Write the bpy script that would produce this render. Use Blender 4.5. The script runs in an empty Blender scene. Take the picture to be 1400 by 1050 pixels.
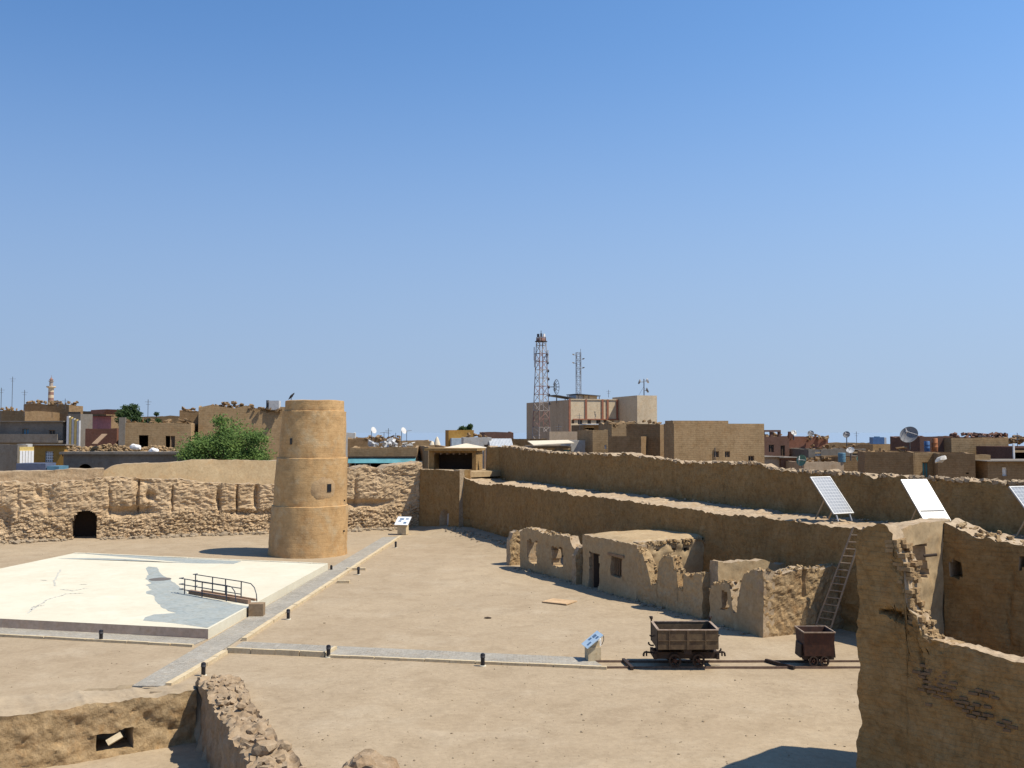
import bpy, math, random
from mathutils import Vector, noise, Matrix
random.seed(7)
R = math.radians
SC = bpy.context.scene
COL = SC.collection
PITCH = R(2.73); F = 1361.1; CZ = 8.0
cP, sP = math.cos(PITCH), math.sin(PITCH)

# ---------- photograph geometry: turning sight lines into places ----------
def ray(px, py):
    dx = (px - 700) / F; du = (525 - py) / F
    return dx, cP - du * sP, sP + du * cP
def G(px, py, z=0.0):
    dx, dy, dz = ray(px, py); t = (z - CZ) / dz
    return Vector((dx * t, dy * t, z))
def AT(px, py, Y):
    dx, dy, dz = ray(px, py); t = Y / dy
    return Vector((dx * t, Y, CZ + dz * t))
def proj(x, y, z):
    f = y * cP + (z - CZ) * sP; u = -y * sP + (z - CZ) * cP
    return 700 + F * x / f, 525 - F * u / f
def zpix(x, y, py):
    dx, dy, dz = ray(700, py)
    return CZ + dz / dy * y
def interp(tab, x):
    if x <= tab[0][0]: return tab[0][1]
    for (a, b), (c, d) in zip(tab, tab[1:]):
        if x <= c: return b + (d - b) * (x - a) / max(c - a, 1e-6)
    return tab[-1][1]
def toppx(tab, z0=4.0):
    def f(s, x, y):
        z = z0
        for _ in range(3):
            px, _y = proj(x, y, z); z = zpix(x, y, interp(tab, px))
        return z
    return f
def fr(x, y, z, o=4):
    return noise.fractal(Vector((x, y, z)), 1.0, 2.0, o)

# ---------- mesh collector ----------
class MB:
    def __init__(s): s.v = []; s.f = []; s.uv = []; s.smooth = False
    def add(s, vs, fs, uv=None):
        o = len(s.v); s.v += [Vector(p) for p in vs]
        for k, f in enumerate(fs):
            s.f.append([i + o for i in f]); s.uv.append(uv[k] if uv else None)
        return s
    def hexa(s, p):
        return s.add(p, [(0,3,2,1),(4,5,6,7),(0,1,5,4),(1,2,6,5),(2,3,7,6),(3,0,4,7)])
    def box(s, c, d, rz=0.0, ry=0.0, rx=0.0):
        m = Matrix.Rotation(rz,3,'Z') @ Matrix.Rotation(ry,3,'Y') @ Matrix.Rotation(rx,3,'X')
        c = Vector(c); h = [k/2 for k in d]
        P = [(-1,-1,-1),(1,-1,-1),(1,1,-1),(-1,1,-1),(-1,-1,1),(1,-1,1),(1,1,1),(-1,1,1)]
        return s.hexa([c + m @ Vector((a*h[0],b*h[1],e*h[2])) for a,b,e in P])
    def b2(s, x0,x1,y0,y1,z0,z1):
        return s.box(((x0+x1)/2,(y0+y1)/2,(z0+z1)/2),(x1-x0,y1-y0,z1-z0))
    def prism(s, poly, z0, z1):
        n = len(poly)
        vs = [(p[0],p[1],z0) for p in poly] + [(p[0],p[1],z1) for p in poly]
        a = sum(poly[i][0]*poly[(i+1)%n][1]-poly[(i+1)%n][0]*poly[i][1] for i in range(n))
        idx = list(range(n)) if a > 0 else list(range(n-1,-1,-1))
        fs = [[i+n for i in idx], idx[::-1]]
        for k in range(n):
            i, j = idx[k], idx[(k+1)%n]; fs.append((i,j,j+n,i+n))
        return s.add(vs, fs)
    def tube(s, p0, p1, r, n=6, r1=None):
        p0 = Vector(p0); p1 = Vector(p1); d = p1-p0
        if d.length < 1e-6: return s
        d.normalize(); a = d.orthogonal().normalized(); b = d.cross(a); r1 = r if r1 is None else r1
        vs = []
        for p, q in ((p0,r),(p1,r1)):
            for k in range(n):
                t = 2*math.pi*k/n; vs.append(p + a*math.cos(t)*q + b*math.sin(t)*q)
        fs = [(k,(k+1)%n,(k+1)%n+n,k+n) for k in range(n)] + [list(range(n))[::-1], [k+n for k in range(n)]]
        return s.add(vs, fs)
    def poly(s, pts, r, n=6):
        for a, b in zip(pts, pts[1:]): s.tube(a, b, r, n)
        return s
    def lathe(s, prof, n=24, c=(0,0,0), M=None, cap=True, jit=0):
        c = Vector(c); M = M or Matrix.Identity(3); vs = []
        for r, z in prof:
            for k in range(n):
                t = 2*math.pi*k/n; q = Vector((r*math.cos(t), r*math.sin(t), z))
                if jit: q += noise.noise_vector(q*1.7+c)*jit
                vs.append(c + M @ q)
        fs = []
        for i in range(len(prof)-1):
            for k in range(n):
                a = i*n+k; b = i*n+(k+1)%n; fs.append((a,b,b+n,a+n))
        if cap:
            fs.append(list(range(n))[::-1]); fs.append([(len(prof)-1)*n+k for k in range(n)])
        return s.add(vs, fs)
    def build(s, name, mat, parent=None, world=False, smooth=None, angle=35):
        off = Vector((0,0,0)); pa = parent if world else None
        while pa: off = off + pa.location; pa = pa.parent
        me = bpy.data.meshes.new(name)
        me.from_pydata([tuple(p-off) for p in s.v], [], s.f); me.update()
        uvl = me.uv_layers.new(name='UVMap')
        for pi, p in enumerate(me.polygons):
            u = s.uv[pi]; n = p.normal
            for k, li in enumerate(p.loop_indices):
                if u: uvl.data[li].uv = u[k]
                else:
                    q = me.vertices[me.loops[li].vertex_index].co
                    if abs(n.z) > .75: uvl.data[li].uv = (q.x, q.y)
                    elif abs(n.x) > abs(n.y): uvl.data[li].uv = (q.y, q.z)
                    else: uvl.data[li].uv = (q.x, q.z)
        if smooth if smooth is not None else s.smooth:
            for p in me.polygons: p.use_smooth = True
            me.set_sharp_from_angle(angle=R(angle))
        o = bpy.data.objects.new(name, me); COL.objects.link(o)
        if isinstance(mat, (list,tuple)):
            for m in mat: me.materials.append(m)
        else: me.materials.append(mat)
        if parent: o.parent = parent
        return o

def tag(o, label=None, cat=None, group=None, kind=None):
    if label: o['label'] = label
    if cat: o['category'] = cat
    if group: o['group'] = group
    if kind: o['kind'] = kind
    return o
def thing(name, label, cat, loc=(0,0,0), rz=0.0, group=None):
    o = bpy.data.objects.new(name, None); COL.objects.link(o)
    o.empty_display_size = .3
    o.location = loc; o.rotation_euler = (0,0,rz)
    return tag(o, label, cat, group)
def copy_tree(o, parent=None):
    c = o.copy(); COL.objects.link(c)
    if parent: c.parent = parent
    for ch in [k for k in bpy.data.objects if k.parent == o]: copy_tree(ch, c)
    return c

# ---------- materials ----------
def newmat(name):
    m = bpy.data.materials.new(name); m.use_nodes = True
    nt = m.node_tree; b = nt.nodes['Principled BSDF']
    return m, nt, b
def N(nt, t, **kw):
    n = nt.nodes.new(t)
    for k, v in kw.items():
        if k in n.inputs: n.inputs[k].default_value = v
        else: setattr(n, k, v)
    return n
def mixc(nt, fac, a, b, mode='MIX'):
    n = nt.nodes.new('ShaderNodeMix'); n.data_type = 'RGBA'; n.blend_type = mode
    for sock, v in ((0,fac),(6,a),(7,b)):
        if hasattr(v, 'is_linked') or hasattr(v, 'links'): nt.links.new(v, n.inputs[sock])
        elif sock == 0: n.inputs[0].default_value = v
        else: n.inputs[sock].default_value = (*v, 1)
    return n.outputs[2]
def ramp(nt, src, a, b):
    n = N(nt, 'ShaderNodeMapRange'); n.inputs[1].default_value = a; n.inputs[2].default_value = b
    nt.links.new(src, n.inputs[0]); return n.outputs[0]
def math_(nt, op, a, b):
    n = nt.nodes.new('ShaderNodeMath'); n.operation = op
    for i, v in ((0,a),(1,b)):
        if isinstance(v,(int,float)): n.inputs[i].default_value = v
        else: nt.links.new(v, n.inputs[i])
    return n.outputs[0]
def earth(name, c1, c2, c3=None, big=.25, mid=1.6, fine=9.0, bump=.5, dist=.06, brick=None, bfac=.5, rough=.95,
          streak=0.0, speck=0.0, grain=.25, stones=None, patch=.35):
    """weathered mineral surface: large patches, clumps, grain; optional courses of brick on the UVs"""
    kk = (.90,.86,.74) if name in ('mud_plaster','mud_brick','smooth_mud','rough_mud','crumbly_earth','tan_brick','brown_brick') else (.88,.875,.86)
    c1, c2, c3 = [tuple(a*k for a,k in zip(c,kk)) if c else None for c in (c1,c2,c3)]
    m, nt, b = newmat(name); L = nt.links.new
    tc = N(nt, 'ShaderNodeTexCoord'); co = tc.outputs['Object']
    def nz(sc, det=6, rg=.6, src=None, dis=0.0):
        n = N(nt, 'ShaderNodeTexNoise'); n.inputs['Scale'].default_value = sc; n.inputs['Detail'].default_value = det
        n.inputs['Roughness'].default_value = rg; n.inputs['Distortion'].default_value = dis
        L(src or co, n.inputs['Vector']); return n.outputs['Fac']
    n1, n2, n3 = nz(big,5,.6,dis=.4), nz(mid,8,.65), nz(fine,8,.7)
    col = mixc(nt, ramp(nt, n1, .32, .68), c1, c2)
    if c3: col = mixc(nt, ramp(nt, n2, .52, .72), col, c3)
    n4 = nz(mid*2.7, 4, .55, dis=.6)
    col = mixc(nt, math_(nt,'MULTIPLY', ramp(nt, n4, .5, .66), patch), col, mixc(nt,1.0,col,(.66,.62,.57),'MULTIPLY'))
    col = mixc(nt, math_(nt,'MULTIPLY', ramp(nt, n4, .47, .34), patch), col, mixc(nt,1.0,col,(1.14,1.15,1.17),'MULTIPLY'))
    if patch > .3:
        n5 = nz(mid*1.3, 5, .6, dis=.8); n6 = nz(mid*5.5, 3, .5)
        col = mixc(nt, math_(nt,'MULTIPLY', ramp(nt, n5, .52, .68), patch*1.1), col, mixc(nt,1.0,col,(1.06,.90,.74),'MULTIPLY'))
        col = mixc(nt, math_(nt,'MULTIPLY', ramp(nt, n6, .54, .66), patch*.9), col, mixc(nt,1.0,col,(.70,.68,.64),'MULTIPLY'))
        col = mixc(nt, math_(nt,'MULTIPLY', ramp(nt, n6, .44, .32), patch*.9), col, mixc(nt,1.0,col,(1.22,1.22,1.2),'MULTIPLY'))
    g = ramp(nt, n3, .25, .75)
    dark = mixc(nt, grain, (1,1,1), (.35,.33,.3)); 
    col = mixc(nt, math_(nt,'MULTIPLY', math_(nt,'SUBTRACT',1.0,g), 1.0), col, mixc(nt, 1.0, col, dark, 'MULTIPLY'))
    h = math_(nt,'ADD', math_(nt,'MULTIPLY', n2, .8), math_(nt,'MULTIPLY', n3, .45))
    if streak:
        mp = N(nt,'ShaderNodeMapping'); mp.inputs['Scale'].default_value = (.7,.7,.10); L(co, mp.inputs['Vector'])
        st = nz(1.0,5,.6,mp.outputs[0])
        col = mixc(nt, math_(nt,'MULTIPLY', ramp(nt, st, .5, .75), streak), col, mixc(nt,1.0,col,(.55,.5,.45),'MULTIPLY'))
    if speck:
        sp = nz(22,2,.5)
        col = mixc(nt, math_(nt,'MULTIPLY', ramp(nt, sp, .66, .72), speck), col, mixc(nt,1.0,col,(.4,.38,.36),'MULTIPLY'))
    if stones:
        sc_, zmax = stones
        vo = N(nt,'ShaderNodeTexVoronoi', feature='DISTANCE_TO_EDGE'); vo.inputs['Scale'].default_value = sc_
        mp2 = N(nt,'ShaderNodeMapping'); mp2.inputs['Scale'].default_value = (.75,.75,1.25); L(co, mp2.inputs['Vector']); L(mp2.outputs[0], vo.inputs['Vector'])
        ed = ramp(nt, vo.outputs['Distance'], .0, .10)
        sx_ = N(nt,'ShaderNodeSeparateXYZ'); L(co, sx_.inputs[0])
        mk = math_(nt,'MULTIPLY', ramp(nt, math_(nt,'ADD', sx_.outputs['Z'], math_(nt,'MULTIPLY', n1, 1.2)), zmax+.9, zmax+.3), ramp(nt, nz(.8,3,.5), .3, .5))
        col = mixc(nt, math_(nt,'MULTIPLY', mk, math_(nt,'SUBTRACT', 1.0, ed)), col, mixc(nt,1.0,col,(.55,.50,.45),'MULTIPLY'))
        h = math_(nt,'ADD', h, math_(nt,'MULTIPLY', math_(nt,'MULTIPLY', ed, mk), .7))
    if brick:
        w, hh, mo = brick
        br = N(nt,'ShaderNodeTexBrick'); br.inputs['Scale'].default_value = 1.0
        br.inputs['Brick Width'].default_value = w; br.inputs['Row Height'].default_value = hh; br.inputs['Mortar Size'].default_value = mo
        br.inputs['Mortar Smooth'].default_value = .6; br.inputs['Bias'].default_value = -.1
        br.inputs['Color1'].default_value = (1,1,1,1); br.inputs['Color2'].default_value = (.72,.70,.68,1); br.inputs['Mortar'].default_value = (.42,.40,.38,1)
        # wobble the courses
        nv = N(nt,'ShaderNodeTexNoise'); nv.inputs['Scale'].default_value = 1.2; L(co, nv.inputs['Vector'])
        vm = N(nt,'ShaderNodeVectorMath', operation='MULTIPLY_ADD'); vm.inputs[1].default_value = (hh*.9,)*3
        L(nv.outputs['Color'], vm.inputs[0]); L(tc.outputs['UV'], vm.inputs[2]); L(vm.outputs[0], br.inputs['Vector'])
        msk = math_(nt,'MULTIPLY', ramp(nt, nz(.5,4,.6), .3, .62), bfac)
        col = mixc(nt, msk, col, mixc(nt,1.0,col,br.outputs['Color'],'MULTIPLY'))
        h = math_(nt,'SUBTRACT', h, math_(nt,'MULTIPLY', br.outputs['Fac'], .55*bfac))
    bp = N(nt,'ShaderNodeBump'); bp.inputs['Strength'].default_value = bump; bp.inputs['Distance'].default_value = dist
    L(h, bp.inputs['Height']); L(bp.outputs[0], b.inputs['Normal']); L(col, b.inputs['Base Color'])
    b.inputs['Roughness'].default_value = rough; b.inputs['Specular IOR Level'].default_value = .15
    return m
def plain(name, c, rough=.6, metal=0.0, var=.25, scale=3.0, c2=None, bump=0.0, spec=.4):
    m, nt, b = newmat(name); L = nt.links.new
    tc = N(nt,'ShaderNodeTexCoord'); n = N(nt,'ShaderNodeTexNoise'); n.inputs['Scale'].default_value = scale
    n.inputs['Detail'].default_value = 7; n.inputs['Roughness'].default_value = .65; L(tc.outputs['Object'], n.inputs['Vector'])
    c2 = c2 or tuple(k*(1-var) for k in c)
    L(mixc(nt, ramp(nt, n.outputs['Fac'], .35, .65), c, c2), b.inputs['Base Color'])
    b.inputs['Roughness'].default_value = rough; b.inputs['Metallic'].default_value = metal; b.inputs['Specular IOR Level'].default_value = spec
    if bump:
        bp = N(nt,'ShaderNodeBump'); bp.inputs['Strength'].default_value = bump; bp.inputs['Distance'].default_value = .02
        L(n.outputs['Fac'], bp.inputs['Height']); L(bp.outputs[0], b.inputs['Normal'])
    return m

SAND   = earth('sand', (.455,.36,.243), (.40,.31,.205), (.475,.385,.27), big=.10, mid=.35, fine=5, bump=.6, dist=.05, speck=.8, grain=.42, patch=.28)
DUST   = earth('dusty_top', (.49,.385,.265), (.42,.32,.21), (.52,.42,.30), big=.4, mid=1.6, fine=6, bump=.7, dist=.06, grain=.45, patch=.5)
MUD    = earth('mud_plaster', (.40,.285,.165), (.33,.225,.125), (.42,.31,.19), big=.3, mid=1.3, fine=8, bump=.5, dist=.06, brick=(.38,.13,.012), bfac=.15, streak=.35, grain=.35)
MUDR   = earth('rough_mud', (.62,.48,.345), (.52,.39,.265), (.67,.535,.39), big=.35, mid=1.8, fine=6, bump=.8, dist=.10, grain=.5, stones=(4.6,1.9))
ROUGHB = earth('crumbly_earth', (.47,.355,.225), (.38,.27,.165), (.50,.39,.265), big=.5, mid=1.8, fine=6, bump=1.0, dist=.10, grain=.55, patch=.5)
MUDB   = earth('mud_brick', (.425,.29,.145), (.34,.228,.112), (.44,.315,.175), big=.3, mid=1.3, fine=7, bump=1.0, dist=.09, brick=(.30,.11,.014), bfac=.14, streak=.3, grain=.5, patch=.55)
MUDT   = earth('smooth_mud', (.47,.365,.245), (.415,.315,.205), (.50,.40,.275), big=.4, mid=1.6, fine=8, bump=.4, dist=.05, grain=.25)
TOWER  = earth('tower_plaster', (.65,.425,.205), (.57,.365,.175), (.65,.505,.31), big=.5, mid=.9, fine=5, bump=.8, dist=.06, streak=.45, brick=(2.4,.26,.02), bfac=.16, grain=.45, patch=.36)
COBBLE = earth('cobble', (.45,.42,.36), (.36,.34,.295), (.54,.505,.43), big=.6, mid=3.5, fine=9, bump=.5, dist=.03, brick=(.22,.13,.02), bfac=.5, grain=.45, speck=.4)
KERB   = earth('kerb_stone', (.66,.55,.36), (.58,.47,.31), None, big=.5, mid=2, fine=12, bump=.2, dist=.02, grain=.25)
CONC   = earth('white_concrete', (.67,.63,.50), (.62,.57,.44), (.70,.66,.53), big=.35, mid=.7, fine=8, bump=.15, dist=.02, grain=.10, patch=.12)
SLAB_SHADE  = earth('slab_front_shade', (.66,.49,.36), (.58,.42,.31), None, big=.5, mid=1.2, fine=8, bump=.2, dist=.02, grain=.2)
SEA    = earth('sea_paint', (.31,.345,.34), (.37,.395,.37), (.27,.315,.32), big=.6, mid=1.6, fine=8, bump=.15, dist=.02, grain=.12)
GREYC  = earth('grey_concrete', (.26,.23,.195), (.20,.18,.155), None, big=.2, mid=.9, fine=6, bump=.3, dist=.03, streak=.4, grain=.3)
TANB   = earth('tan_brick', (.42,.305,.195), (.345,.25,.155), (.44,.33,.22), big=.2, mid=.8, fine=5, bump=.4, dist=.05, brick=(.6,.2,.03), bfac=.42, streak=.3, grain=.35)
BROWNB = earth('brown_brick', (.32,.225,.14), (.25,.175,.11), (.35,.25,.17), big=.2, mid=.8, fine=5, bump=.4, dist=.05, brick=(.6,.2,.03), bfac=.42, streak=.3, grain=.35)
REDB   = earth('red_brick', (.27,.13,.09), (.21,.105,.075), None, big=.3, mid=1.2, fine=6, bump=.3, dist=.04, brick=(.4,.16,.03), bfac=.5, grain=.3)
MAROON = earth('maroon_wall', (.20,.115,.085), (.155,.09,.07), None, big=.3, mid=1.0, fine=6, bump=.2, dist=.03, grain=.3)
CREAM  = earth('cream_render', (.68,.57,.40), (.61,.50,.35), None, big=.2, mid=1.0, fine=8, bump=.1, dist=.02, streak=.25, grain=.15)
PINKT  = earth('pink_tan_render', (.52,.405,.285), (.46,.355,.25), None, big=.2, mid=1.0, fine=8, bump=.1, dist=.02, streak=.35, grain=.2)
PILR   = plain('red_brown_paint', (.30,.12,.07), .8)
PINK   = plain('pink_paint', (.60,.22,.19), .8)
OCHRE  = earth('ochre_wall', (.52,.29,.075), (.45,.25,.07), None, big=.3, mid=1.2, fine=6, bump=.2, dist=.02, grain=.25)
YELLOW = plain('yellow_paint', (.66,.48,.16), .8)
WHITEW = earth('whitewash', (.60,.58,.54), (.50,.49,.46), None, big=.3, mid=1.0, fine=6, bump=.2, dist=.02, streak=.4, grain=.2)
WHITE  = plain('white_paint', (.78,.76,.72), .6, var=.1)
LGREY  = plain('light_grey', (.50,.50,.49), .6)
DGREY  = plain('dark_grey', (.07,.07,.075), .6)
BLACKM = plain('black_metal', (.022,.02,.022), .45, .3)
BLUEP  = plain('blue_paint', (.10,.22,.30), .6)
TEAL   = plain('teal_paint', (.10,.30,.33), .6, var=.35, scale=1.0)
RAILB  = plain('blue_black_pipe', (.05,.06,.08), .4, .3)
RUST   = plain('rust_iron', (.085,.035,.020), .8, .1, c2=(.045,.022,.016), scale=6, bump=.4)
RAILM  = plain('worn_rail', (.19,.125,.085), .7, .1, c2=(.12,.075,.05), scale=6)
RUSTD  = plain('dark_iron', (.03,.022,.018), .7, .2, c2=(.05,.028,.018), scale=5, bump=.3)
PLANK  = plain('weathered_side', (.14,.095,.05), .85, 0, c2=(.08,.05,.028), scale=4, bump=.5)
RUSTL  = plain('worn_rim', (.40,.31,.23), .7, .2, c2=(.25,.17,.11), scale=8)
WOOD   = plain('old_wood', (.26,.17,.10), .8, 0, scale=6, bump=.3)
WOODP  = plain('pale_wood', (.46,.33,.19), .8, 0, scale=5, bump=.2)
WOODD  = plain('dark_wood_shade', (.05,.032,.02), .85, 0, scale=5)  # dark wood, also standing in for shade inside hut, doorway and passage
DARK   = plain('dark_glass', (.02,.022,.025), .25, 0)
STEEL  = plain('galvanised', (.34,.35,.36), .45, .6)
MASTR  = plain('mast_red', (.27,.15,.115), .7)
MASTW  = plain('mast_white', (.36,.31,.27), .7)
DISHG  = plain('dish_grey', (.20,.20,.20), .6)
DISHW  = plain('dish_white', (.60,.58,.54), .6)
GREEND = plain('green_dish', (.10,.22,.17), .6)
SHEETM = plain('corrugated_white', (.55,.56,.55), .5, .2)
CANVAS = plain('canvas', (.62,.54,.40), .9, 0, var=.15)
DOORW  = plain('pale_door', (.50,.49,.47), .7)
ORANGE = plain('orange_plastic', (.42,.15,.05), .6)
BLUEB  = plain('blue_barrel', (.06,.14,.30), .5)
FEATHER= plain('feather', (.03,.028,.028), .8)
STONE  = earth('pebble', (.40,.32,.22), (.30,.24,.17), None, big=1, mid=3, fine=10, bump=.3, dist=.02)
RUBBLE = earth('rubble_bricks', (.44,.335,.22), (.32,.23,.145), (.48,.38,.27), big=.8, mid=2.6, fine=10, bump=.6, dist=.06, grain=.45)
INFO   = plain('info_print', (.52,.62,.68), .35, 0, c2=(.36,.50,.60), scale=4)
INFOW  = plain('info_white', (.72,.73,.72), .35, 0, var=.1)
INFOD  = plain('info_picture', (.10,.17,.27), .4, 0, scale=14)
BARK   = plain('bark', (.12,.085,.055), .9, 0, scale=5, bump=.4)
def leafmat(name, a, b):
    m, nt, bs = newmat(name); L = nt.links.new
    tc = N(nt,'ShaderNodeTexCoord'); n = N(nt,'ShaderNodeTexNoise'); n.inputs['Scale'].default_value = 1.1; n.inputs['Detail'].default_value = 6
    L(tc.outputs['Object'], n.inputs['Vector'])
    c = mixc(nt, ramp(nt, n.outputs['Fac'], .38, .62), a, b); L(c, bs.inputs['Base Color'])
    bs.inputs['Roughness'].default_value = .7; bs.inputs['Specular IOR Level'].default_value = .2
    tr = N(nt,'ShaderNodeBsdfTranslucent'); L(c, tr.inputs['Color']); mx = N(nt,'ShaderNodeMixShader'); mx.inputs[0].default_value = .25
    out = nt.nodes['Material Output']; L(bs.outputs[0], mx.inputs[1]); L(tr.outputs[0], mx.inputs[2]); L(mx.outputs[0], out.inputs['Surface'])
    return m
LEAF  = leafmat('bright_leaf', (.13,.20,.045), (.065,.12,.03))
LEAFD = leafmat('dark_leaf', (.05,.085,.025), (.032,.06,.02))
def solarmat():
    m, nt, b = newmat('solar_cells'); L = nt.links.new
    tc = N(nt,'ShaderNodeTexCoord'); br = N(nt,'ShaderNodeTexBrick'); br.offset = 0
    br.inputs['Scale'].default_value = 1; br.inputs['Brick Width'].default_value = .165; br.inputs['Row Height'].default_value = .165; br.inputs['Mortar Size'].default_value = .011
    br.inputs['Color1'].default_value = (.11,.125,.14,1); br.inputs['Color2'].default_value = (.13,.145,.16,1); br.inputs['Mortar'].default_value = (.33,.34,.34,1)
    L(tc.outputs['UV'], br.inputs['Vector']); L(br.outputs['Color'], b.inputs['Base Color'])
    b.inputs['Roughness'].default_value = .32; b.inputs['Specular IOR Level'].default_value = .9
    b.inputs['Coat Weight'].default_value = .6; b.inputs['Coat Roughness'].default_value = .3
    return m
SOLAR = solarmat()

# ---------- ruined / earthen wall ----------
def resample(path, n):
    path = [Vector((p[0],p[1])) for p in path]
    L = [0]
    for a, b in zip(path, path[1:]): L.append(L[-1] + (b-a).length)
    out = []
    for i in range(n+1):
        t = L[-1]*i/n
        for k in range(len(path)-1):
            if t <= L[k+1] + 1e-9: break
        out.append((path[k].lerp(path[k+1], (t-L[k])/max(L[k+1]-L[k],1e-9)), t))
    return out
def wall(name, front, back, base, topf, mat, parent=None, res=.15, zres=None, holes=(), amp=(.06,.025), relief=None,
         nt=1, jag=.08, jf=.9, capz=None, world=True, smooth=True, capmat=None):
    """front / back: plan polylines; topf(s,x,y) the height; holes: f(s,z)->bool; relief(s,z): outward metres on the front"""
    Lf = sum((Vector(b)-Vector(a)).length for a, b in zip(front, front[1:]))
    n = max(2, math.ceil(Lf/res)); fp = resample(front, n); bp = resample(back, n)
    tops = []
    for (p, s) in fp:
        tops.append(topf(s, p.x, p.y) + jag*fr(s*jf, p.x*.37, 3.1) + jag*.8*noise.noise(Vector((s*3.1, p.y, 1))) + jag*.5*noise.noise(Vector((s*7.7, 4, 1))))
    zres = zres or res; m = max(2, math.ceil((max(tops)-base)/zres))
    mb = MB(); V = mb.v
    def put(q, s, z, nrm=None, rel=0):
        d = noise.noise_vector(q*.8)*amp[0] + noise.noise_vector(q*2.9+Vector((5,9,2)))*amp[1]
        if nrm is not None: d = d + nrm*rel
        V.append(q + d); return len(V)-1
    Fi = []; Bi = []; Z = []
    for i, (p, s) in enumerate(fp):
        a = fp[max(i-1,0)][0]; b = fp[min(i+1,n)][0]; t = (b-a).normalized(); nr = Vector((t.y,-t.x,0)); q = bp[i][0]
        fc = []; bc = []; zc = []
        for j in range(m+1):
            z = base + (tops[i]-base)*j/m; zc.append(z)
            fc.append(put(Vector((p.x,p.y,z)), s, z, nr, relief(s,z) if relief else 0))
            bc.append(put(Vector((q.x,q.y,z)), s, z))
        Fi.append(fc); Bi.append(bc); Z.append(zc)
    th = (fp[0][0]-bp[0][0]).length
    S = [s for _, s in fp]
    def solid(i, j):
        if i < 0 or i >= n or j < 0 or j >= m: return False
        s = (S[i]+S[i+1])/2; z = (Z[i][j]+Z[i+1][j]+Z[i][j+1]+Z[i+1][j+1])/4
        return not any(h(s, z) for h in holes)
    sol = [[solid(i,j) for j in range(m)] for i in range(n)]
    ok = lambda i, j: 0 <= i < n and 0 <= j < m and sol[i][j]
    mi = []
    def face(ix, uv, k=0): mb.f.append(list(ix)); mb.uv.append(uv); mi.append(k)
    for i in range(n):
        for j in range(m):
            if not sol[i][j]: continue
            a, b, c, d = (i,j),(i+1,j),(i+1,j+1),(i,j+1)
            uvs = [(S[k[0]], Z[k[0]][k[1]]) for k in (a,b,c,d)]
            face([Fi[k[0]][k[1]] for k in (a,b,c,d)], uvs)
            face([Bi[k[0]][k[1]] for k in (d,c,b,a)], uvs[::-1])
            for (di,dj,e0,e1) in ((0,-1,a,b),(1,0,b,c),(0,1,c,d),(-1,0,d,a)):
                if ok(i+di, j+dj): continue
                A, B_ = Fi[e0[0]][e0[1]], Fi[e1[0]][e1[1]]; C, D = Bi[e1[0]][e1[1]], Bi[e0[0]][e0[1]]
                k0 = S[e0[0]] if dj else Z[e0[0]][e0[1]]; k1 = S[e1[0]] if dj else Z[e1[0]][e1[1]]
                if nt > 1 and dj == 1 and j == m-1:      # subdivided top
                    continue
                uvq = [(k0,0),(k1,0),(k1,th),(k0,th)] if dj else [(0,k0),(0,k1),(th,k1),(th,k0)]
                face([B_, A, D, C], [uvq[1],uvq[0],uvq[3],uvq[2]], 1 if (dj == 1 and j == m-1) or di else 0)
    if nt > 1:
        cap = []
        for i in range(n+1):
            row = [Fi[i][m]]; p = V[Fi[i][m]]; q = V[Bi[i][m]]
            for k in range(1, nt):
                w = p.lerp(q, k/nt)
                if capz: w.z += capz(S[i], k/nt)
                w.z += .05*fr(w.x*.6, w.y*.6, 0); row.append(put(w, S[i], w.z))
            row.append(Bi[i][m]); cap.append(row)
        for i in range(n):
            for k in range(nt):
                face([cap[i][k],cap[i+1][k],cap[i+1][k+1],cap[i][k+1]],
                     [(S[i],k*th/nt),(S[i+1],k*th/nt),(S[i+1],(k+1)*th/nt),(S[i],(k+1)*th/nt)], 1)
    o = mb.build(name, (mat, capmat or DUST), parent, world=world, smooth=smooth, angle=50)
    o.data.polygons.foreach_set('material_index', mi)
    return o
def off(path, v): return [(p[0]+v[0], p[1]+v[1]) for p in path]
def hole_px(P0, P1, x0, y0, x1, y1, rag=.05, arch=False):
    """opening in a straight wall from P0 to P1, seen in the photograph between these bounds"""
    dx, dy = P1[0]-P0[0], P1[1]-P0[1]; L = math.hypot(dx,dy); dx /= L; dy /= L
    def sof(px):
        k = (px-700)/F/cP; return (k*P0[1]-P0[0])/(dx-k*dy)
    s0, s1 = sof(x0), sof(x1); sm = (s0+s1)/2; y = P0[1]+dy*sm
    za, zb = zpix(0,y,y1), zpix(0,y,y0)
    def h(s, z):
        e = rag*fr(s*2.3, z*2.3, 7.7)
        if arch:
            r = (s1-s0)/2; zc = zb-r
            if z > zc: return (s-sm)**2+(z-zc)**2 < (r+e)**2
        return s0+e < s < s1+e and za+e < z < zb+e
    h.box = (s0,s1,za,zb); return h
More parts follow.
